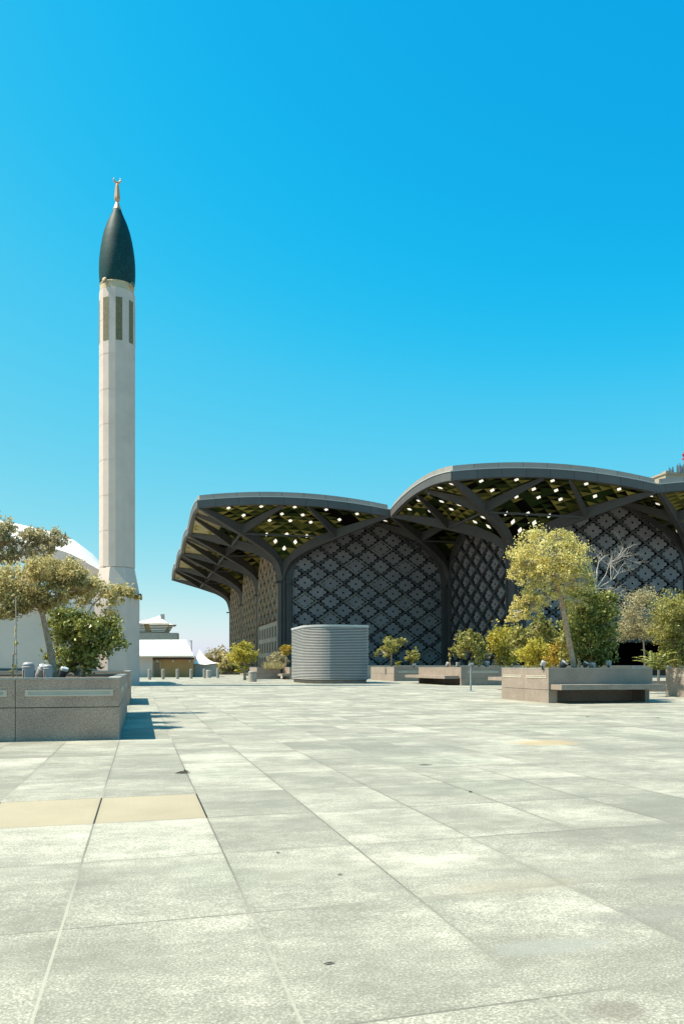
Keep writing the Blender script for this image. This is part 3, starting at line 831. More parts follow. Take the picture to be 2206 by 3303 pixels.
# ------------------------------------------------------------------ ribbed steel drum
dx0, dx1, dy0, dy1 = 10.2, 14.32, 49.7, 56.0
def rrect(x0, x1, y0, y1, rfl, rr, n=12):
    pts = []
    for cx, cy, a0, r in ((x0+rfl, y0+rfl, 180, rfl), (x1-rr, y0+rr, 270, rr), (x1-rr, y1-rr, 0, rr), (x0+rr, y1-rr, 90, rr)):
        for k in range(n+1):
            a = R(a0+90*k/n); pts.append((cx+r*math.cos(a), cy+r*math.sin(a)))
    return pts
outl = rrect(dx0, dx1, dy0, dy1, 1.9, .8)
cx_, cy_ = (dx0+dx1)/2, (dy0+dy1)/2
dz0, dz1 = .22, 3.62
en = empty('steel_enclosure', (cx_, cy_, 0), 'rounded enclosure clad in horizontal silver ribs on a stone plinth', 'enclosure')
sm = MB(); NRIB = 34; P = len(outl)
zs = []
for k in range(NRIB):
    z = dz0 + (dz1-dz0)*k/NRIB; h = (dz1-dz0)/NRIB
    for t, o in ((0,-.07),(.40,-.07),(.44,-.01),(.52,.022),(.68,.034),(.84,.028),(.95,.0),(.99,-.07)): zs.append((z+t*h, o))
zs.append((dz1, -.05))
nrm = []
for k in range(P):
    a = Vector(outl[k-1]); b = Vector(outl[(k+1)%P]); t = (b-a).normalized(); nrm.append(Vector((t.y, -t.x)))
for z, o in zs:
    for k in range(P): sm.v.append((outl[k][0]+nrm[k].x*o, outl[k][1]+nrm[k].y*o, z))
for i in range(len(zs)-1):
    for k in range(P): sm.f.append((i*P+k, i*P+(k+1)%P, (i+1)*P+(k+1)%P, (i+1)*P+k)); sm.m.append(1 if i % 8 in (0, 7) else 0)
sm.f.append(tuple((len(zs)-1)*P+k for k in range(P))); sm.m.append(0)
sm.build('ribbed_cladding', [M['steel'], M['groove']], en)
cp = MB(); cp.prism([(outl[k][0]+nrm[k].x*.05, outl[k][1]+nrm[k].y*.05) for k in range(P)], dz1+.002, dz1+.13); cp.build('cap', M['steel'], en)
pl = MB(); pl.prism([(outl[k][0]-nrm[k].x*.12, outl[k][1]-nrm[k].y*.12) for k in range(P)], -.03, dz0-.003); pl.build('plinth', M['plinth'], en)

# ------------------------------------------------------------------ post, bin, bollards, cones
px_, py_ = 14.34, 33.68; z0 = gz(px_, py_)
qp = empty('metal_post', (px_, py_, z0), 'thin grey metal post standing alone on a round base', 'post')
a = MB(); a.tube([(px_,py_,z0+.02),(px_,py_,z0+1.18)], .04, 14); a.build('pole', M['pole'], qp, smooth=False)
a = MB(); a.lathe([(.19,0),(.19,.012),(.17,.022),(.05,.03)], (px_,py_,z0), 24); a.build('base', M['pole'], qp)
a = MB(); a.tube([(px_-.1,py_,z0+1.19),(px_+.12,py_,z0+1.23)], .045, 10); a.build('head', M['pole'], qp)

bx, by = 7.81, 57.92
bn = empty('litter_bin', (bx, by, 0), 'round pale stone litter bin standing alone on the plaza', 'bin')
a = MB(); a.lathe([(.28,0),(.30,.03),(.30,.62),(.285,.63)], (bx,by,-.01), 28); a.build('body', M['binm'], bn)
a = MB(); a.lathe([(.275,.632),(.31,.64),(.31,.72),(.28,.755),(.17,.76),(.16,.70)], (bx,by,-.01), 28); a.build('rim', M['coping'], bn)

bpx = [(483,2192.3),(527,2191),(573,2190),(617,2189),(660,2188),(703,2187)]
bdesc = ['round stone bollard beside the yellow door frame, first from the minaret', 'round stone bollard second from the minaret, beside the first traffic cone',
         'round stone bollard third from the minaret, in front of the bare tan wall', 'round stone bollard fourth from the minaret, beside the second traffic cone',
         'round stone bollard fifth from the minaret, beside the small bin', 'round stone bollard farthest from the minaret, below the pointed tent corner']
b0 = None
for (px, py), lb_ in zip(bpx, bdesc):
    x, y = gpt(px, py)
    if b0 is None:
        b0 = empty('bollard', (x, y, 0)); a = MB()
        a.lathe([(.135,0),(.135,.86),(.12,.885),(.06,.9)], (x,y,-.01), 18); a.build('shaft', M['bollard'], b0)
        a = MB(); a.lathe([(.139,.70),(.139,.74)], (x,y,-.01), 18); a.build('band', M['coping'], b0)
        o = b0
    else: o = copy_tree(b0, (x, y, 0))
    tag(o, lb_, 'bollard', 'bollards along the tan kiosk')
def cone(px, py, label):
    x, y = gpt(px, py); e = empty('traffic_cone', (x, y, 0), label, 'cone', 'traffic cones')
    a = MB(); a.lathe([(.15,.03),(.11,.22)], (x,y,0), 14, cap=False); a.lathe([(.075,.42),(.03,.68),(.01,.69)], (x,y,0), 14); a.box(x-.2,x+.2,y-.2,y+.2,-.01,.03); a.build('body', M['orange'], e)
    a = MB(); a.lathe([(.11,.22),(.075,.42)], (x,y,0), 14, cap=False); a.build('collar', M['stripframe'], e)
cone(537, 2180, 'orange and white traffic cone by the second bollard')
cone(624, 2180, 'orange and white traffic cone by the fourth bollard')
def sblock(px, py, w, h, name, label, cat):
    x, y = gpt(px, py); a = MB(); a.lathe([(w*.47,0),(w*.5,.03),(w*.5,h-.05),(w*.42,h)], (x,y,-.01), 18)
    tag(a.build(name, M['binm'], None, loc=(x,y,0)), label, cat)
sblock(597, 2182, .75, .34, 'stone_stool', 'low pale stone stool between the third and fourth bollards', 'stool')
sblock(674, 2186, .55, .78, 'litter_bin', 'small round bin just right of the fifth bollard', 'bin')
sblock(636, 2181, .6, .36, 'stone_stool', 'low pale stone stool beside the second traffic cone', 'stool')

# ------------------------------------------------------------------ tented kiosk buildings
DK = 84.0
kx0, kx1 = xy(430, DK)[0], xy(627, DK)[0]; ky = xy(540, DK)[1]
kk = empty('kiosk_building', ((kx0+kx1)/2, ky, 0), 'tan walled kiosk with a broad white sloping tent roof', 'kiosk')
zk = lambda y: EYE + (HZ-y)/F*DK
a = MB(); a.box(xy(495,DK)[0], kx1, ky, ky+7, -.05, zk(2122)); a.build('wall', M['tan'], kk)
a = MB(); a.box(kx0-6, xy(493.5,DK)[0], ky-.3, ky+7, -.05, zk(2119)); a.build('side_wall', M['wallgrey'], kk)
a = MB(); a.box(xy(493,DK)[0], kx1+.05, ky-.35, ky-.02, zk(2127), zk(2121)); a.build('lintel', M['maroon'], kk)
a = MB(); 
vs = [(kx0-6, ky-1.0, zk(2116)), (kx1-.1, ky-1.0, zk(2114)), (kx1-.55, ky+5.5, zk(2057)), (kx0-6, ky+5.5, zk(2062)), (kx0-6, ky-.9, zk(2121)), (kx1-.1, ky-.9, zk(2119)), (kx1-.1, ky+7.2, zk(2119)), (kx0-6, ky+7.2, zk(2121))]
a.add(vs, [(0,1,2,3),(4,5,1,0),(5,6,2,1),(6,7,3,2)]); a.build('roof', M['white'], kk)
def kb(name, p0, p1, m, o=.03):
    x0, x1 = xy(p0[0], DK)[0], xy(p1[0], DK)[0]; a = MB(); a.box(x0, x1, ky-o-.04, ky-.004, max(-.03, zk(p1[1])), zk(p0[1])); return a.build(name, m, kk)
dr_ = kb('door', (499,2137), (516,2181), M['door'])
for p in ((495,2133,498.5,2184),(516.5,2133,519.5,2184)): kb('door_frame', p[:2], p[2:], M['tanedge'], .08)
kb('door_frame', (499,2133), (516,2136.5), M['tanedge'], .08)
for px in (507, 559, 613): kb('wall_lamp', (px-2.5, 2129), (px+2.5, 2135), M['lamp_glass'], .15)
# small pointed tent
DT = 88.0
zt_ = lambda y: EYE + (HZ-y)/F*DT
tx0, tx1 = xy(624,DT)[0], xy(703,DT)[0]; ty = xy(660,DT)[1]
tt = empty('pointed_tent', ((tx0+tx1)/2, ty, 0), 'small white tent with one sharp peak beside the tan kiosk', 'tent')
a = MB(); a.box(tx0+.1, tx1-.1, ty, ty+3.2, -.05, zt_(2141)); a.build('wall', M['binm'], tt)
a = MB(); n = 10; pk = Vector((xy(647,DT)[0], ty+1.6, zt_(2093)))
cor = [Vector((tx0-.1, ty-.2, zt_(2140))), Vector((xy(661,DT)[0], ty-.25, zt_(2144))), Vector((tx1+.1, ty-.2, zt_(2138))), Vector((tx1+.1, ty+3.4, zt_(2138))), Vector((tx0-.1, ty+3.4, zt_(2138)))]
for b in range(5):
    p, q = cor[b], cor[(b+1)%5]
    rows_ = []
    for k in range(n+1):
        t = k/n; sag = -1.0*math.sin(math.pi*t)*.42
        l = p.lerp(pk, t); r_ = q.lerp(pk, t); l = l+Vector((0,0,sag)); r_ = r_+Vector((0,0,sag)); rows_.append([l, (l+r_)/2+Vector((0,0,-.05*math.sin(math.pi*t))), r_])
    a.add([v for rw in rows_ for v in rw], [(3*k+c, 3*k+c+1, 3*k+c+4, 3*k+c+3) for k in range(n) for c in range(2)])
a.build('canvas', M['white'], tt, smooth=True)
# louvred tower with peaked canvas
DL = 120.0
zl = lambda y: EYE + (HZ-y)/F*DL
lx0, lx1 = xy(420,DL)[0], xy(566,DL)[0]; ly = xy(500,DL)[1]
lt = empty('louvred_pavilion', ((lx0+lx1)/2, ly, 0), 'tan pavilion with white louvres under a peaked white canopy', 'pavilion')
a = MB(); a.prism([(lx0-3,ly-.5),(xy(575,DL)[0],ly-.5),(xy(582,DL)[0],ly+3),(xy(582,DL)[0],ly+9),(lx0-3,ly+9)], -.05, zl(2041)); a.build('base_block', M['binm'], lt)
a = MB(); a.box(lx0, lx1-.9, ly, ly+5, zl(2041)+.002, zl(2010)); a.build('drum_wall', M['louvre'], lt)
for k in range(5):
    a = MB(); z = zl(2037-k*5.2); fl = .15*k
    a.box(xy(489,DL)[0]-fl*.6, lx1-1.5+fl, ly-.35-fl*.3, ly-.003, z, z+.10); a.box(lx0-.3, xy(470,DL)[0]-fl*.3, ly-.35-fl*.3, ly-.003, z, z+.10)
    a.box(lx1-.897, lx1-.75+fl, ly+.02, ly+5, z, z+.10)
    a.build('louvre', M['white'], lt)
a = MB(); pk = Vector((xy(517,DL)[0], ly+2.5, zl(1982)))
cor = [Vector((lx0-2, ly-.9, zl(2008))), Vector((xy(500,DL)[0], ly-1.0, zl(2015))), Vector((lx1+.25, ly-.9, zl(2015))), Vector((lx1+.25, ly+6, zl(2015))), Vector((lx0-2, ly+6, zl(2008)))]
for b in range(5):
    p, q = cor[b], cor[(b+1)%5]; rows_ = []
    for k in range(n+1):
        t = k/n; sag = Vector((0,0,-.45*math.sin(math.pi*t)))
        rows_.append([p.lerp(pk,t)+sag, q.lerp(pk,t)+sag])
    a.add([v for rw in rows_ for v in rw], [(2*k, 2*k+1, 2*k+3, 2*k+2) for k in range(n)])
a.build('canvas', M['white'], lt, smooth=True)
a = MB(); q = at(521, 1984, DL+2); a.box(q.x-.1, q.x+.5, q.y, q.y+.5, q.z-.9, q.z+.15); a.build('chimney', M['lamp'], lt)
a = MB(); x, y = xy(618, 95); a.tube([(x,y,0),(x,y,EYE+(HZ-2066)/F*95)], .07, 8); a.tube([(x-.25,y,EYE+(HZ-2067)/F*95),(x+.1,y,EYE+(HZ-2067)/F*95)], .06, 6)
tag(a.build('lamp_post', M['lamp'], None, loc=(x,y,0)), 'thin grey lamp post behind the tent roof', 'lamp post')
a = MB(); x0, y0 = xy(700,120); x1, y1 = xy(770,120); a.box(x0, x1+6, y0, y0+.3, -.05, 1.1); 
tag(a.build('garden_wall', M['plinth'], None, loc=(x0,y0,0)), 'low dark garden wall under the distant trees beside the station', 'wall')

# ------------------------------------------------------------------ flood lamps in planters
def flood(px, py, d, r, h, tilt, label, dark=False, group='flood lamps on the planters'):
    """drum lamp; py = base; tilt = 0 upright barrel, else lens turned up and aside"""
    b = at(px, py, d); sz = soil_at(b.x, b.y)
    if sz < .3: sz = b.z - .08
    e = empty('flood_lamp', (b.x, b.y, min(b.z, sz)), label, 'lamp', group)
    m_ = M['lamp_dark'] if dark else M['lamp']
    ax = Vector((math.sin(tilt)*.8, -math.sin(tilt)*.6, math.cos(tilt)))
    o = b + Vector((0,0,.02))
    a = MB()
    def P(t): return o + ax*h*t
    a.tube([P(0), P(.04), P(.5), P(.62), P(.66), P(.72), P(.74)], [r*.7, r*.92, r, r, r*1.08, r*1.08, r*.98], 22); a.build('body', m_, e, smooth=False)
    a = MB(); a.tube([P(.745), P(.88), P(.97), P(1.0)], [r*.97, r*.93, r*.75, r*.45] if tilt < .2 else [r*.97, r*1.0, r*.98, r*.9], 22); a.build('hood' if tilt < .2 else 'lens', M['lamp'] if tilt < .2 else M['lamp_glass'], e, smooth=tilt < .2)
    if b.z > sz + .01:
        a = MB(); a.tube([(b.x, b.y, sz-.03), (b.x, b.y, b.z+.03)], r*.3, 8); a.build('stem', M['lamp_dark'], e)
    a = MB(); rt = Vector((.6,.8,0))
    a.tube([o+rt*r*1.12+Vector((0,0,h*.55)), o+rt*r*1.12+Vector((0,0,-.02)), o-rt*r*1.12+Vector((0,0,-.02)), o-rt*r*1.12+Vector((0,0,h*.55))], r*.09, 6); a.build('yoke', M['lamp_dark'], e)
flood(93, 2192, 13.5, .098, .27, 0, 'large grey barrel lamp, leftmost on the near planter')
flood(127, 2191, 13.9, .085, .25, .55, 'grey lamp with tilted pale lens between two barrel lamps')
flood(156, 2191, 13.7, .075, .23, 0, 'grey barrel lamp left of the leaning trunk')
flood(199, 2189, 14.6, .07, .2, .45, 'dark lamp with pale round lens right of the leaning trunk', True)
flood(249, 2183, 19.0, .09, .2, 0, 'grey barrel lamp in front of the dark round bush')
flood(290, 2180, 19.7, .05, .11, 0, 'tiny grey lamp near the planter corner')
flood(1748, 2150, 25.6, .085, .17, .4, 'small lamp with pale lens, leftmost on the bench planter')
flood(1808, 2154, 25.9, .12, .24, .7, 'dark lamp tilted to the right beside the yellowing tree', True)
flood(1883, 2152, 26.0, .09, .17, .5, 'small lamp with pale lens right of the yellowing tree', True)
flood(1910, 2154, 26.1, .10, .15, 0, 'squat blue grey lamp at the middle of the bench planter')
flood(1962, 2150, 26.4, .09, .17, 0, 'round blue grey lamp on the right half of the bench planter')
flood(1442, 2150, 49.5, .13, .25, .4, 'small lamp on the far planter beside a sapling')
flood(1477, 2150, 48.1, .14, .25, 0, 'grey lamp near the corner of the far planter')
flood(1520, 2150, 47.4, .14, .25, 0, 'grey lamp behind the metal post')
flood(1567, 2150, 47.7, .17, .32, .2, 'pale round lamp under the weeping yellow bush')
flood(1336, 2150, 61.5, .16, .22, 0, 'tiny grey lamp beside the small green bush')

# ------------------------------------------------------------------ trees and plants
def leaves(mb, p, size, rg, up=.3):
    n = Vector((rg.gauss(0,1), rg.gauss(0,1), rg.gauss(0,1)+up)).normalized()
    t = n.cross(Vector((rg.gauss(0,1), rg.gauss(0,1), rg.gauss(0,1))))
    if t.length < 1e-4: t = Vector((1,0,0))
    t.normalize(); w = n.cross(t)
    L = size*rg.uniform(.45,1.5); W = L*rg.uniform(.26,.42); c = n*L*.12
    mb.add([p - t*L*.5, p + w*W + c, p + t*L*.5, p - w*W + c], [(0,1,2),(0,2,3)])
def plant(name, label, cat, base, trunk, blobs, n, leaf, lm, bm='bark', seed=1, group=None, tr=.05, twigs=6, clump=.2, hang=0, tm='bark_pale', twr=1.0, gap=-.22):
    """trunk: list of world points; blobs: (centre, (rx,ry,rz), weight)"""
    rg = random.Random(seed); base = Vector(base); sz = soil_at(base.x, base.y) - .02
    trunk = [Vector(q) for q in trunk]
    if trunk[0].z > sz + .05: trunk = [Vector((trunk[0].x, trunk[0].y, sz))] + trunk
    base.z = sz
    e = empty(name, base, label, cat, group)
    tb = MB()
    k = len(trunk)
    wob = [Vector(p) for p in trunk]
    tb.tube(wob, [tr*(1-.55*i/max(1,k-1)) for i in range(k)], 9)
    fb = MB(); tot = sum(b[2] for b in blobs)
    for c, r, w in blobs:
        c = Vector(c)
        nl = int(n*w/tot); ncl = max(5, int(nl/34))
        # limb to the clump
        j = min(range(k), key=lambda i: (wob[i]-c).length + (0.6*abs(i-k+1)*tr))
        s0 = wob[j] if k > 1 else wob[0]
        mid = s0.lerp(c, .55) + Vector((rg.uniform(-.1,.1)*r[0], rg.uniform(-.1,.1)*r[1], .08*r[2]))
        lr = tr*.42
        tb.tube([s0, mid, c], [lr, lr*.75, lr*.5], 6, 1)
        cent = []
        for q in range(ncl):
            for _ in range(20):
                d = Vector((rg.gauss(0,1), rg.gauss(0,1), rg.gauss(0,1))).normalized()
                rad = rg.uniform(.15, 1.1) ** .5
                f = 1 + .45*mnoise.noise(d*1.7 + c*.7 + Vector((seed*3.1,0,0)))
                p = Vector((d.x*r[0], d.y*r[1], d.z*r[2]))*rad*f
                if mnoise.noise((c+p)*(1.3/max(.3, min(r))) + Vector((0,seed*7.7,0))) > gap: break
            cent.append(c + p)
        for q in range(min(ncl, twigs)):
            t = rg.choice(cent); m1 = c.lerp(t, .5) + Vector((rg.gauss(0,.06)*r[0], rg.gauss(0,.06)*r[1], rg.gauss(0,.06)*r[2]))
            st_ = mid.lerp(c, rg.random())
            tb.tube([st_, m1, t], [lr*.42*twr, lr*.28*twr, lr*.12*twr], 5, 1, cap=False)
        sp = clump*min(r)
        for p in cent:
            cnt = max(3, int(nl/ncl*rg.uniform(.5,1.5)))
            for _ in range(cnt):
                q = p + Vector((rg.gauss(0,sp), rg.gauss(0,sp), rg.gauss(0,sp*(.75+hang))-hang*sp))
                leaves(fb, q, leaf, rg)
    tb.build('trunk', [M[bm], M[tm]], e, smooth=True)
    fb.build('crown', M[lm], e)
    return e
def blob(px, py, d, rpx, rpy, w=1, dd=0, ry=None):
    s = d/F; return (at(px, py, d+dd), (rpx*s, (ry or rpx)*s, rpy*s), w)
def tr_(d, *pp): return [at(px, py, d+(q[0] if q else 0)) for px, py, *q in pp]

# leaning tree on the near planter
d = 15.2
plant('leaning_tree', 'leaning tree with olive feathery crown and bare ridged trunk on the near planter', 'tree', at(178,2196,d),
      tr_(d, (178,2196),(172,2150),(163,2095),(152,2045),(140,1990),(128,1948),(115,1900)),
      [blob(60,1890,d,95,75,1.5), blob(170,1835,d,90,42,1.1), blob(230,1880,d,75,42,1.0), blob(20,1960,d,55,40,.5,-.2), blob(60,1960,d,40,35,.3), blob(150,1930,d,70,40,.7), blob(270,1900,d,45,30,.4), blob(-30,1890,d,60,70,.5)],
      27000, .047, 'leaf_olive', 'bark', 3, tr=.075, twigs=22, clump=.19, twr=1.2, tm='twig', gap=-.04)
d = 16.5
plant('pod_tree', 'grey green feathery tree with dark hanging seed pods, at the left edge', 'tree', at(-70,2196,d),
      tr_(d, (-70,2196),(-66,2050),(-60,1900),(-30,1790),(20,1745),(60,1790)),
      [blob(20,1725,d,42,42,.9), blob(110,1735,d,50,35,.7), blob(170,1738,d,42,32,.6), blob(30,1785,d,50,35,.6), blob(-40,1720,d,60,60,.8), blob(130,1775,d,60,30,.4)],
      9000, .047, 'leaf_grey', 'bark', 8, tr=.09, twigs=10)
rg = random.Random(4)
for k in range(26):
    p = at(rg.uniform(70,212), rg.uniform(1705,1760), d+rg.uniform(-.3,.3)); L = rg.uniform(.08,.16)
    pods = MB(); pods.tube([p, p+Vector((rg.uniform(-.02,.02),0,-L*.6)), p+Vector((rg.uniform(-.02,.02),0,-L))], [.006,.011,.004], 5)
    pods.build('seed_pod', M['pod'], bpy.data.objects['pod_tree'])
d = 20.0
plant('sparse_tree', 'thin branched tree with sparse yellowish tufts above the dark bush', 'tree', at(255,2192,d),
      tr_(d, (255,2192),(262,2100),(270,2010),(300,1950),(350,1905)),
      [blob(300,1900,d,50,40,.9), blob(370,1905,d,45,35,.6), blob(410,1910,d,28,22,.45), blob(448,1922,d,16,10,.2), blob(250,1925,d,55,35,.5), blob(360,1970,d,50,35,.3), blob(215,1880,d,60,40,.8)],
      3400, .075, 'leaf_olive', 'bark_pale', 21, tr=.035, twigs=12, clump=.25)
d = 18.6
plant('dense_bush', 'dense dark green rounded bush with glossy leaves beside the leaning trunk', 'bush', at(270,2190,d),
      tr_(d, (270,2190),(272,2130),(275,2080)),
      [blob(275,2030,d,85,52,1.6), blob(215,2010,d,50,50,.9), blob(345,2045,d,55,52,1.1), blob(230,2090,d,62,62,1.2), blob(290,2120,d,52,48,1.0), blob(205,2150,d,38,30,.4), blob(160,2118,d,18,16,.15)],
      11000, .075, 'leaf_green', 'bark', 5, tr=.05, twigs=5)
d = 13.9
sp = plant('staked_sapling', 'thin young sapling tied between two stakes on the near planter', 'sapling', at(45,2196,d), tr_(d, (42,2196),(46,2130),(48,2075),(50,2020)),
      [blob(45,2160,d,12,20,.5), blob(50,2070,d,10,14,.4), blob(52,2030,d,8,12,.3)], 70, .05, 'leaf_mid', 'bark_pale', 6, tr=.012, twigs=2)
a = MB(); a.tube(tr_(d, (56,2196),(54,2060),(52,1925)), .011, 6); a.tube(tr_(d, (40,2196),(43,2110)), .012, 6); a.build('stake', M['bark_pale'], sp)
a = MB(); a.tube(tr_(d, (40,2110),(58,2110)), .008, 5); a.build('tie_band', M['orange'], sp)

# tall yellowing tree
d = 26.2
plant('yellowing_tree', 'tall yellow green tree with a pale leaning trunk in the bench planter', 'tree', at(1850,2155,d),
      tr_(d, (1851,2155),(1842,2110),(1830,2050),(1822,2000),(1812,1955),(1806,1920),(1790,1880),(1768,1840)),
      [blob(1770,1790,d,105,75,2.3), blob(1700,1815,d,62,55,1.0), blob(1850,1800,d,55,60,1.0), blob(1760,1855,d,110,45,1.2), blob(1665,1845,d,35,30,.4), blob(1700,1950,d,52,42,.9), blob(1675,1975,d,35,25,.35), blob(1815,1745,d,40,35,.5), blob(1740,1740,d,40,30,.4), blob(1860,1885,d,60,45,.6), blob(1850,1940,d,50,38,.4,.3), blob(1740,1925,d,60,35,.5), blob(1660,1990,d,28,20,.25)],
      24000, .062, 'leaf_y', 'bark', 11, tr=.11, twigs=22, clump=.17, twr=1.5, tm='twig', gap=.06)
def bare(base_pts, d, seed, label, tips):
    e = empty('bare_tree', base_pts[0], label, 'tree'); rg = random.Random(seed); tb = MB()
    tb.tube(base_pts, [.04,.034,.026,.02][:len(base_pts)], 7)
    def grow(p, dirn, L, r, lev):
        q = p + dirn*L*.5 + Vector((rg.gauss(0,.05),rg.gauss(0,.05),rg.gauss(0,.05)))*L; q2 = q + (dirn+Vector((rg.gauss(0,.2),rg.gauss(0,.2),rg.gauss(0,.15)))).normalized()*L*.5
        tb.tube([p,q,q2],[r,r*.75,r*.5],5,cap=False)
        if lev:
            for _ in range(rg.choice((3,3,4))):
                nd = (dirn+Vector((rg.gauss(0,.55),rg.gauss(0,.55),rg.gauss(.05,.45)))).normalized(); grow(p.lerp(q2, rg.uniform(.45,1)), nd, L*rg.uniform(.5,.8), r*.55, lev-1)
    for i, px, py in tips:
        p = base_pts[i]; t = at(px, py, d); v = t-p; grow(p, v.normalized(), v.length*.75, .022, 3)
    tb.build('branches', M['twig'], e, smooth=True); return e
d = 30.0
bp_ = tr_(d, (1915,2150),(1918,2020),(1922,1900),(1924,1840))
bp_ = [Vector((bp_[0].x, bp_[0].y, gz(bp_[0].x, bp_[0].y)-.02))] + bp_[1:]
bare(bp_, d, 4, 'leafless tree with pale bare twigs behind the yellowing tree', [(3,1940,1775),(2,2015,1760),(2,2030,1830),(2,2000,1890),(1,1985,1915),(2,1890,1790)])
# dense green tree and companions in and behind the bench planter
d = 27.6
plant('glossy_tree', 'dense dark green glossy tree standing right of the yellowing trunk', 'tree', at(1905,2160,d),
      tr_(d, (1905,2160),(1908,2080),(1900,2000),(1895,1950)),
      [blob(1890,1985,d,70,75,1.6), blob(1850,2030,d,45,60,.8), blob(1930,2030,d,58,70,1.2), blob(1900,2090,d,60,50,1.1), blob(1955,1960,d,48,45,.6), blob(1940,2105,d,40,45,.5), blob(1880,1915,d,75,35,.7)],
      14000, .09, 'leaf_green', 'bark', 12, tr=.08, twigs=5)
d = 29.5
plant('slim_tree', 'slim pale trunked tree between the yellowing tree and the glossy tree', 'tree', at(1866,2165,d), tr_(d, (1866,2165),(1868,2090),(1866,2030)),
      [blob(1860,2030,d,45,50,1), blob(1830,2080,d,40,45,.7)], 1800, .11, 'leaf_mid', 'bark_pale', 14, tr=.07)
d = 48.5
plant('weeping_bush', 'rounded weeping yellow green bush on the far planter', 'bush', at(1625,2152,d), tr_(d, (1625,2152),(1628,2100)),
      [blob(1620,2050,d,45,32,1.4), blob(1600,2080,d,30,30,.6), blob(1655,2080,d,38,40,.8), blob(1640,2120,d,38,26,.6), blob(1590,2060,d,22,26,.3)], 4200, .13, 'leaf_lime', 'bark', 15, tr=.08, hang=.8)
plant('rounded_tree', 'small round tree with pale green leaves on the far planter, left of the weeping bush', 'tree', at(1542,2152,d-1), tr_(d-1, (1545,2152),(1546,2100),(1540,2070)),
      [blob(1512,2070,d-1,50,32,1.3), blob(1495,2100,d-1,36,28,.6), blob(1540,2095,d-1,32,30,.6), blob(1530,2130,d-1,32,18,.4), blob(1510,2045,d-1,16,14,.15)], 3000, .15, 'leaf_mid', 'bark_pale', 16, tr=.07)
d = 38.0
plant('pale_shrub', 'pale leaved shrub behind the left end of the bench planter', 'shrub', at(1700,2165,d), tr_(d, (1700,2165),(1702,2080)),
      [blob(1700,2040,d,55,38,1.3), blob(1760,2050,d,40,35,.7), blob(1670,2080,d,30,35,.5), blob(1735,2010,d,40,25,.4)], 3400, .13, 'leaf_mid', 'bark', 17, tr=.06)
plant('lime_shrub', 'bright lime green shrub low behind the bench planter', 'shrub', at(1738,2170,d-3), tr_(d-3, (1738,2170),(1738,2110)),
      [blob(1730,2095,d-3,48,35,1.2), blob(1700,2120,d-3,30,30,.5), blob(1770,2125,d-3,32,24,.4)], 3000, .10, 'leaf_lime', 'bark', 18, tr=.06, hang=.3)
plant('orange_shrub', 'orange yellow shrub just left of the yellowing trunk', 'shrub', at(1800,2170,d-4), tr_(d-4, (1800,2170),(1800,2110)),
      [blob(1802,2085,d-4,32,35,1), blob(1785,2120,d-4,28,26,.5), blob(1828,2115,d-4,28,28,.5)], 2300, .10, 'leaf_orange', 'bark', 19, tr=.05, hang=.3)
d = 33.5
plant('dry_tree', 'thin dry grey leaved tree right of the dark entrance', 'tree', at(2078,2165,d), tr_(d, (2078,2165),(2077,2110),(2074,2070),(2068,2010),(2066,1950)),
      [blob(2065,1955,d,58,55,1.1), blob(2030,1990,d,45,40,.6), blob(2050,2030,d,68,34,1.1), blob(2100,2030,d,45,40,.7), blob(2010,2045,d,32,22,.35), blob(2075,1920,d,28,24,.4)], 8000, .068, 'leaf_grey', 'bark_pale', 22, tr=.045, twigs=14, clump=.24)
d = 31.5
plant('leafy_tree', 'broad yellow green leafy tree at the right edge behind the end planter', 'tree', at(2175,2165,d), tr_(d, (2175,2165),(2172,2080),(2170,2010)),
      [blob(2175,1965,d,62,55,1.2), blob(2140,2030,d,48,45,.8), blob(2200,2040,d,58,60,1.2), blob(2185,2110,d,55,40,.8), blob(2240,1990,d,50,50,.6), blob(2150,2100,d,30,30,.4)], 11000, .085, 'leaf_mid', 'bark', 23, tr=.07, twigs=8)
d = 30.5
e = empty('palm_shrub', at(2110,2160,d), 'low dark palm like shrub with arching fronds by the balustrade', 'shrub')
a = MB(); rg = random.Random(31)
for k in range(30):
    az = rg.uniform(0, 2*math.pi); L = rg.uniform(.5,1.05); p = at(2108+rg.uniform(-12,30), 2158, d); h = rg.uniform(.35,.9)
    v = Vector((math.cos(az), math.sin(az), 0)); prev = None
    pts = [p + v*L*t + Vector((0,0,h*(2*t-1.15*t*t)*.95)) for t in (0,.2,.4,.6,.8,1)]
    for i in range(1,6):
        for sgn in (-1,1):
            for u_ in (.0,.33,.66):
                c = pts[i-1].lerp(pts[i], u_); w = Vector((-v.y,v.x,0))*sgn*.15*(1.1-i*.14)+v*.06+Vector((0,0,-.03)); t = (pts[i]-pts[i-1]).normalized()*.03
                a.add([c-t, c+t, c+w], [(0,1,2)])
a.build('fronds', M['leaf_green'], e)
d = 62.8
plant('small_tree', 'small tree with a dark trunk on the planter right of the steel drum', 'tree', at(1263,2152,d), tr_(d, (1263,2152),(1262,2115),(1260,2085)),
      [blob(1262,2080,d,42,24,1), blob(1235,2105,d,36,14,.5), blob(1285,2072,d,22,20,.4), blob(1246,2056,d,14,14,.25)], 1500, .18, 'leaf_mid', 'bark', 24, tr=.09)
plant('small_bush', 'small green bush beside the small tree near the steel drum', 'bush', at(1332,2152,d-1), tr_(d-1, (1332,2152),(1332,2125)),
      [blob(1332,2122,d-1,20,24,1)], 550, .18, 'leaf_mid', 'bark', 25, tr=.06)
plant('tiny_bush', 'tiny yellow green bush at the foot of the small tree', 'bush', at(1283,2152,d-1), tr_(d-1, (1283,2152),(1283,2143)),
      [blob(1283,2143,d-1,11,9,1)], 160, .15, 'leaf_lime', 'bark', 26, tr=.03)
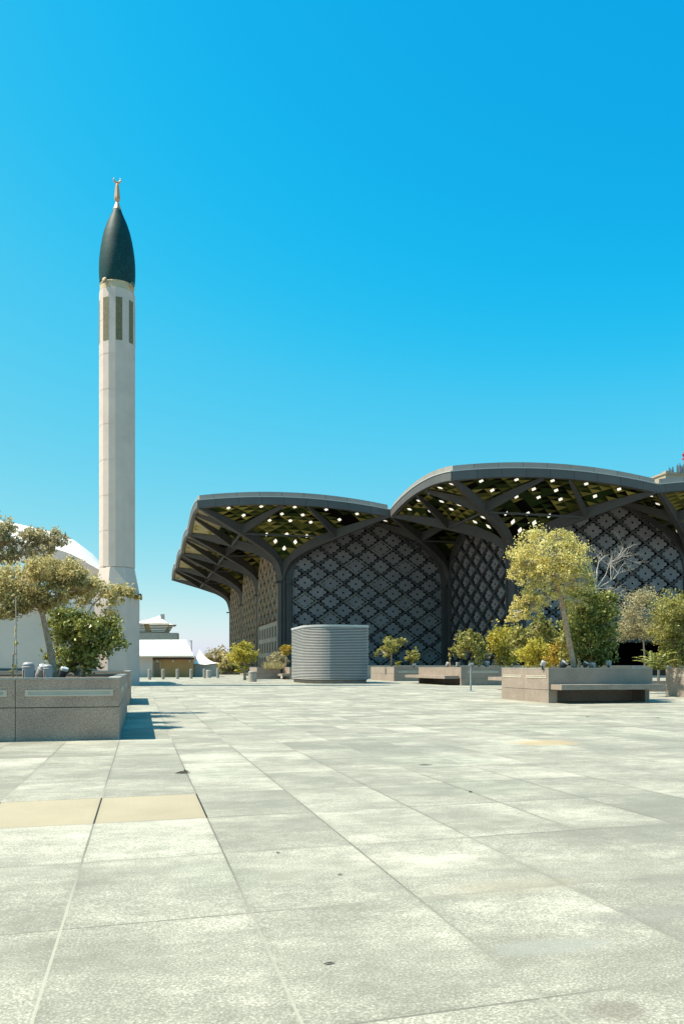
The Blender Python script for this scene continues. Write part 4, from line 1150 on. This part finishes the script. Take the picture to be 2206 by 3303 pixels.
a_ = plant('sprig_sapling', 'thin sprig with few leaves on the far planter', 'sapling', at(1452,2152,49.2), tr_(49.2, (1452,2152),(1450,2125),(1447,2105)),
      [blob(1448,2118,49.2,9,10,1)], 40, .16, 'leaf_mid', 'bark', 27, tr=.05, twigs=2)
# trees by the station's left flank
d = 66.0
plant('round_tree', 'round yellow green tree on a thin trunk in front of the station flank', 'tree', at(790,2187,d), tr_(d, (790,2187),(789,2150),(787,2120)),
      [blob(785,2105,d,38,30,1.4), blob(762,2120,d,26,26,.6), blob(808,2120,d,20,24,.5), blob(782,2084,d,22,16,.4), blob(782,2158,d,20,14,.3)], 3800, .16, 'leaf_lime', 'bark', 28, tr=.13)
d = 73.0
plant('silver_shrub', 'pale silvery rounded shrub behind the small planters', 'shrub', at(890,2155,d), tr_(d, (890,2155),(890,2135)),
      [blob(892,2130,d,32,22,1), blob(915,2120,d,22,25,.5)], 1600, .16, 'leaf_grey', 'bark', 29, tr=.08)
plant('golden_shrub', 'golden yellow shrub beside the left edge of the steel drum', 'shrub', at(922,2150,d-1.5), tr_(d-1.5, (922,2150),(922,2100)),
      [blob(922,2092,d-1.5,20,18,1)], 700, .16, 'leaf_orange', 'bark', 30, tr=.06)
e = empty('grass_tuft', at(868,2158,71.5), 'pale dry ornamental grass on the small planter', 'grass')
a = MB(); rg = random.Random(9)
for k in range(420):
    p = at(rg.uniform(850,915), 2157, 71.5+rg.uniform(-.8,.8)); v = Vector((rg.gauss(0,.25), rg.gauss(0,.25), rg.uniform(.3,.75)))
    w = Vector((rg.gauss(0,.03), .02, 0)); a.add([p-w, p+w, p+v], [(0,1,2)])
a.build('blades', M['grasspale'], e)
for i, (px, py, rx, ry, dd_, lm) in enumerate([(700,2122,45,34,130,'leaf_grey'),(740,2140,32,32,118,'leaf_olive'),(660,2140,38,28,140,'leaf_grey'),(765,2135,25,35,150,'leaf_olive')]):
    lab = ['tall hazy tan tree behind the pointed tent', 'tan brown tree right of the pointed tent, before the station', 'low hazy tree behind the tent peak', 'distant brown tree beside the station flank'][i]
    plant('distant_tree', lab, 'tree', at(px, 2174, dd_), tr_(dd_, (px,2174),(px-2,py+10),(px,py)), [blob(px,py,dd_,rx,ry,1), blob(px-rx*.5,py+ry*.3,dd_,rx*.6,ry*.6,.5), blob(px+rx*.5,py+ry*.3,dd_,rx*.6,ry*.6,.5)],
          2600, .36, lm, 'bark', 40+i, tr=.16, group='distant trees beyond the tents')

# ------------------------------------------------------------------ debris on the paving
def litter(px, py, L, W, ang, label, curl=.25):
    x, y = gpt(px, py); z = gz(x, y); mb = MB()
    v = Vector((math.cos(ang), math.sin(ang), 0)); w = Vector((-v.y, v.x, 0)); p = Vector((x, y, z+.004))
    ts = [0,.2,.45,.7,.88,1]; ws = [.05,.6,1,.8,.4,.03]; vs = []
    for t, q in zip(ts, ws):
        c = p + v*(t-.5)*L
        vs += [c - w*W*q/2 + Vector((0,0,curl*W*q*.5)), c + Vector((0,0,.002)), c + w*W*q/2 + Vector((0,0,curl*W*q*.8))]
    mb.add(vs, [(3*k+c, 3*k+3+c, 3*k+4+c, 3*k+1+c) for k in range(5) for c in range(2)])
    tag(mb.build('dead_leaf', M['deadleaf'], None, loc=(x,y,z)), label, 'leaf', 'dead leaves on the paving')
litter(590, 2495, .17, .06, .2, 'largest curled dark leaf, near the tan paving slabs', .4)
litter(601, 2491, .09, .05, 1.0, 'small dark leaf curled against the largest one', .6)
litter(1372, 2468, .16, .05, -.2, 'flat brown leaf far out on the middle of the paving', .12)
litter(1062, 3110, .045, .014, .15, 'thin brown leaf alone on the near grey slab')
litter(897, 2752, .03, .02, .5, 'tiny dark scrap on a near joint')
litter(1097, 2823, .035, .014, .3, 'small brown scrap on a pale slab in the middle')
litter(1517, 2555, .06, .03, .8, 'small dark leaf on the right middle paving')
litter(580, 2328, .07, .04, .4, 'small leaf beyond the near planter shadow')
litter(1895, 2312, .12, .05, .3, 'small dark leaf on the paving before the bench')
litter(2120, 2317, .14, .05, -.3, 'thin dark leaf near the right edge below the end planter')

# ------------------------------------------------------------------ building site behind the roof
DB = 260.0
zb_ = lambda y: EYE + (HZ-y)/F*DB
bx0, by0 = xy(2146, DB); bx1 = xy(2290, DB)[0]
cs_ = empty('unfinished_tower', (bx0+5, by0, 0), 'unfinished concrete tower with starter bars rising behind the station roof', 'building')
a = MB(); a.box(bx0+.3, bx1, by0+.5, by0+14, -.05, zb_(1527)); a.box(bx0, bx1, by0, by0+14.5, zb_(1527), zb_(1521)); a.box(bx0+.8, bx0+2.2, by0+1, by0+3, zb_(1521), zb_(1515)); a.build('concrete_frame', M['concrete_far'], cs_)
rg = random.Random(2)
for g_, (pa, pb, pt, nb_) in enumerate([(2155,2172,1504,22),(2181,2215,1494,46)]):
    a = MB()
    for k in range(nb_):
        q = at(pa+(pb-pa)*k/nb_, 1520, DB+rg.uniform(0,5)); a.tube([(q.x,q.y,zb_(1523)),(q.x+rg.uniform(-.1,.1),q.y,zb_(pt)+rg.uniform(-1.2,.4))], .10, 4)
    a.build('starter_bars', M['rebar'], cs_)
cr = empty('tower_crane', at(2216, 1500, 275), 'red tower crane tip at the right edge above the station roof', 'crane')
a = MB(); q = at(2216, 1480, 275)
for sx in (-1,1):
    for sy in (-1,1): a.tube([(q.x+sx*.8,q.y+sy*.8,0),(q.x+sx*.8,q.y+sy*.8,q.z+3)], .14, 4)
for k in range(30):
    z = q.z-60+k*2.1; s = 1 if k % 2 else -1
    a.tube([(q.x-s*.8,q.y-.8,z),(q.x+s*.8,q.y-.8,z+2.1)], .10, 4); a.tube([(q.x-.8,q.y+s*.8,z),(q.x-.8,q.y-s*.8,z+2.1)], .10, 4)
a.build('mast', M['crane'], cr)
a = MB(); j0 = at(2198, 1481, 275); j1 = at(2300, 1462, 275); a.tube([j0,j1], .3, 5); j2 = at(2200,1466,275); a.tube([j2, at(2216,1462,275)], .28, 5); a.tube([j2, at(2203,1472,275), at(2212,1477,275)], .24, 5); a.build('jib', M['crane'], cr)

# ------------------------------------------------------------------ light, sky, camera
SUN_AZ, SUN_EL = R(169.0), R(60.0)              # direction to the sun, counter-clockwise from +X
sd = Vector((math.cos(SUN_AZ)*math.cos(SUN_EL), math.sin(SUN_AZ)*math.cos(SUN_EL), math.sin(SUN_EL)))
sl = bpy.data.lights.new('Sun', 'SUN'); sl.energy = 5.0; sl.angle = R(.5); sl.color = (1, .92, .76)
so = bpy.data.objects.new('Sun', sl); COL.objects.link(so); so.rotation_euler = sd.to_track_quat('Z', 'Y').to_euler()
w = bpy.data.worlds.new('World'); scene.world = w; w.use_nodes = True
nt = w.node_tree; bg = nt.nodes['Background']
sk = nt.nodes.new('ShaderNodeTexSky'); sk.sky_type = 'NISHITA'; sk.sun_disc = False
sk.sun_elevation = SUN_EL; sk.sun_rotation = math.pi/2 - SUN_AZ
sk.air_density = 1.0; sk.dust_density = .6; sk.ozone_density = 1.0
EXPO = .80
KS = .085 * 2**EXPO                              # sky value -> display value
v1 = nt.nodes.new('ShaderNodeVectorMath'); v1.operation = 'SCALE'; v1.inputs[3].default_value = .1084
cv = nt.nodes.new('ShaderNodeRGBCurve')          # the photograph's film response to the blue sky
for ch, pts in ((0, [(0,.004),(.133,.007),(.153,.013),(.196,.07),(.267,.165),(.364,.30),(.538,.64),(.62,.86),(.75,1.3),(1,3)]),
                (1, [(0,.30),(.19,.39),(.209,.42),(.24,.485),(.306,.585),(.401,.66),(.58,.80),(.629,.86),(.7,.95),(1,2)]),
                (2, [(0,.70),(.34,.80),(.37,.83),(.411,.872),(.488,.885),(.59,.875),(.65,.875),(.75,.95),(1,1.5)])):
    c_ = cv.mapping.curves[ch]
    while len(c_.points) > 2: c_.points.remove(c_.points[1])
    c_.points[0].location = pts[0]; c_.points[-1].location = pts[-1]
    for q in pts[1:-1]: c_.points.new(*q)
cv.mapping.use_clip = False; cv.mapping.extend = 'EXTRAPOLATED'; cv.mapping.update()
v2 = nt.nodes.new('ShaderNodeVectorMath'); v2.operation = 'SCALE'; v2.inputs[3].default_value = 1/KS
nt.links.new(sk.outputs[0], v1.inputs[0]); nt.links.new(v1.outputs[0], cv.inputs['Color'])
nt.links.new(cv.outputs[0], v2.inputs[0]); nt.links.new(v2.outputs[0], bg.inputs['Color'])
bg.inputs['Strength'].default_value = .085

cam = bpy.data.cameras.new('Camera'); co = bpy.data.objects.new('Camera', cam); COL.objects.link(co)
co.location = (0, 0, EYE); co.rotation_euler = (R(90), 0, -YAW)
cam.sensor_fit = 'VERTICAL'; cam.sensor_height = 36; cam.sensor_width = 24
cam.lens = 36*F/3303; cam.shift_y = (HZ-1651.5)/3303; cam.clip_start = .05; cam.clip_end = 6000
scene.camera = co
vs_ = scene.view_settings; vs_.view_transform = 'Standard'; vs_.look = 'None'; vs_.exposure = EXPO; vs_.gamma = 1
scene.render.engine = 'CYCLES'; scene.cycles.use_denoising = True
scene.cycles.max_bounces = 6
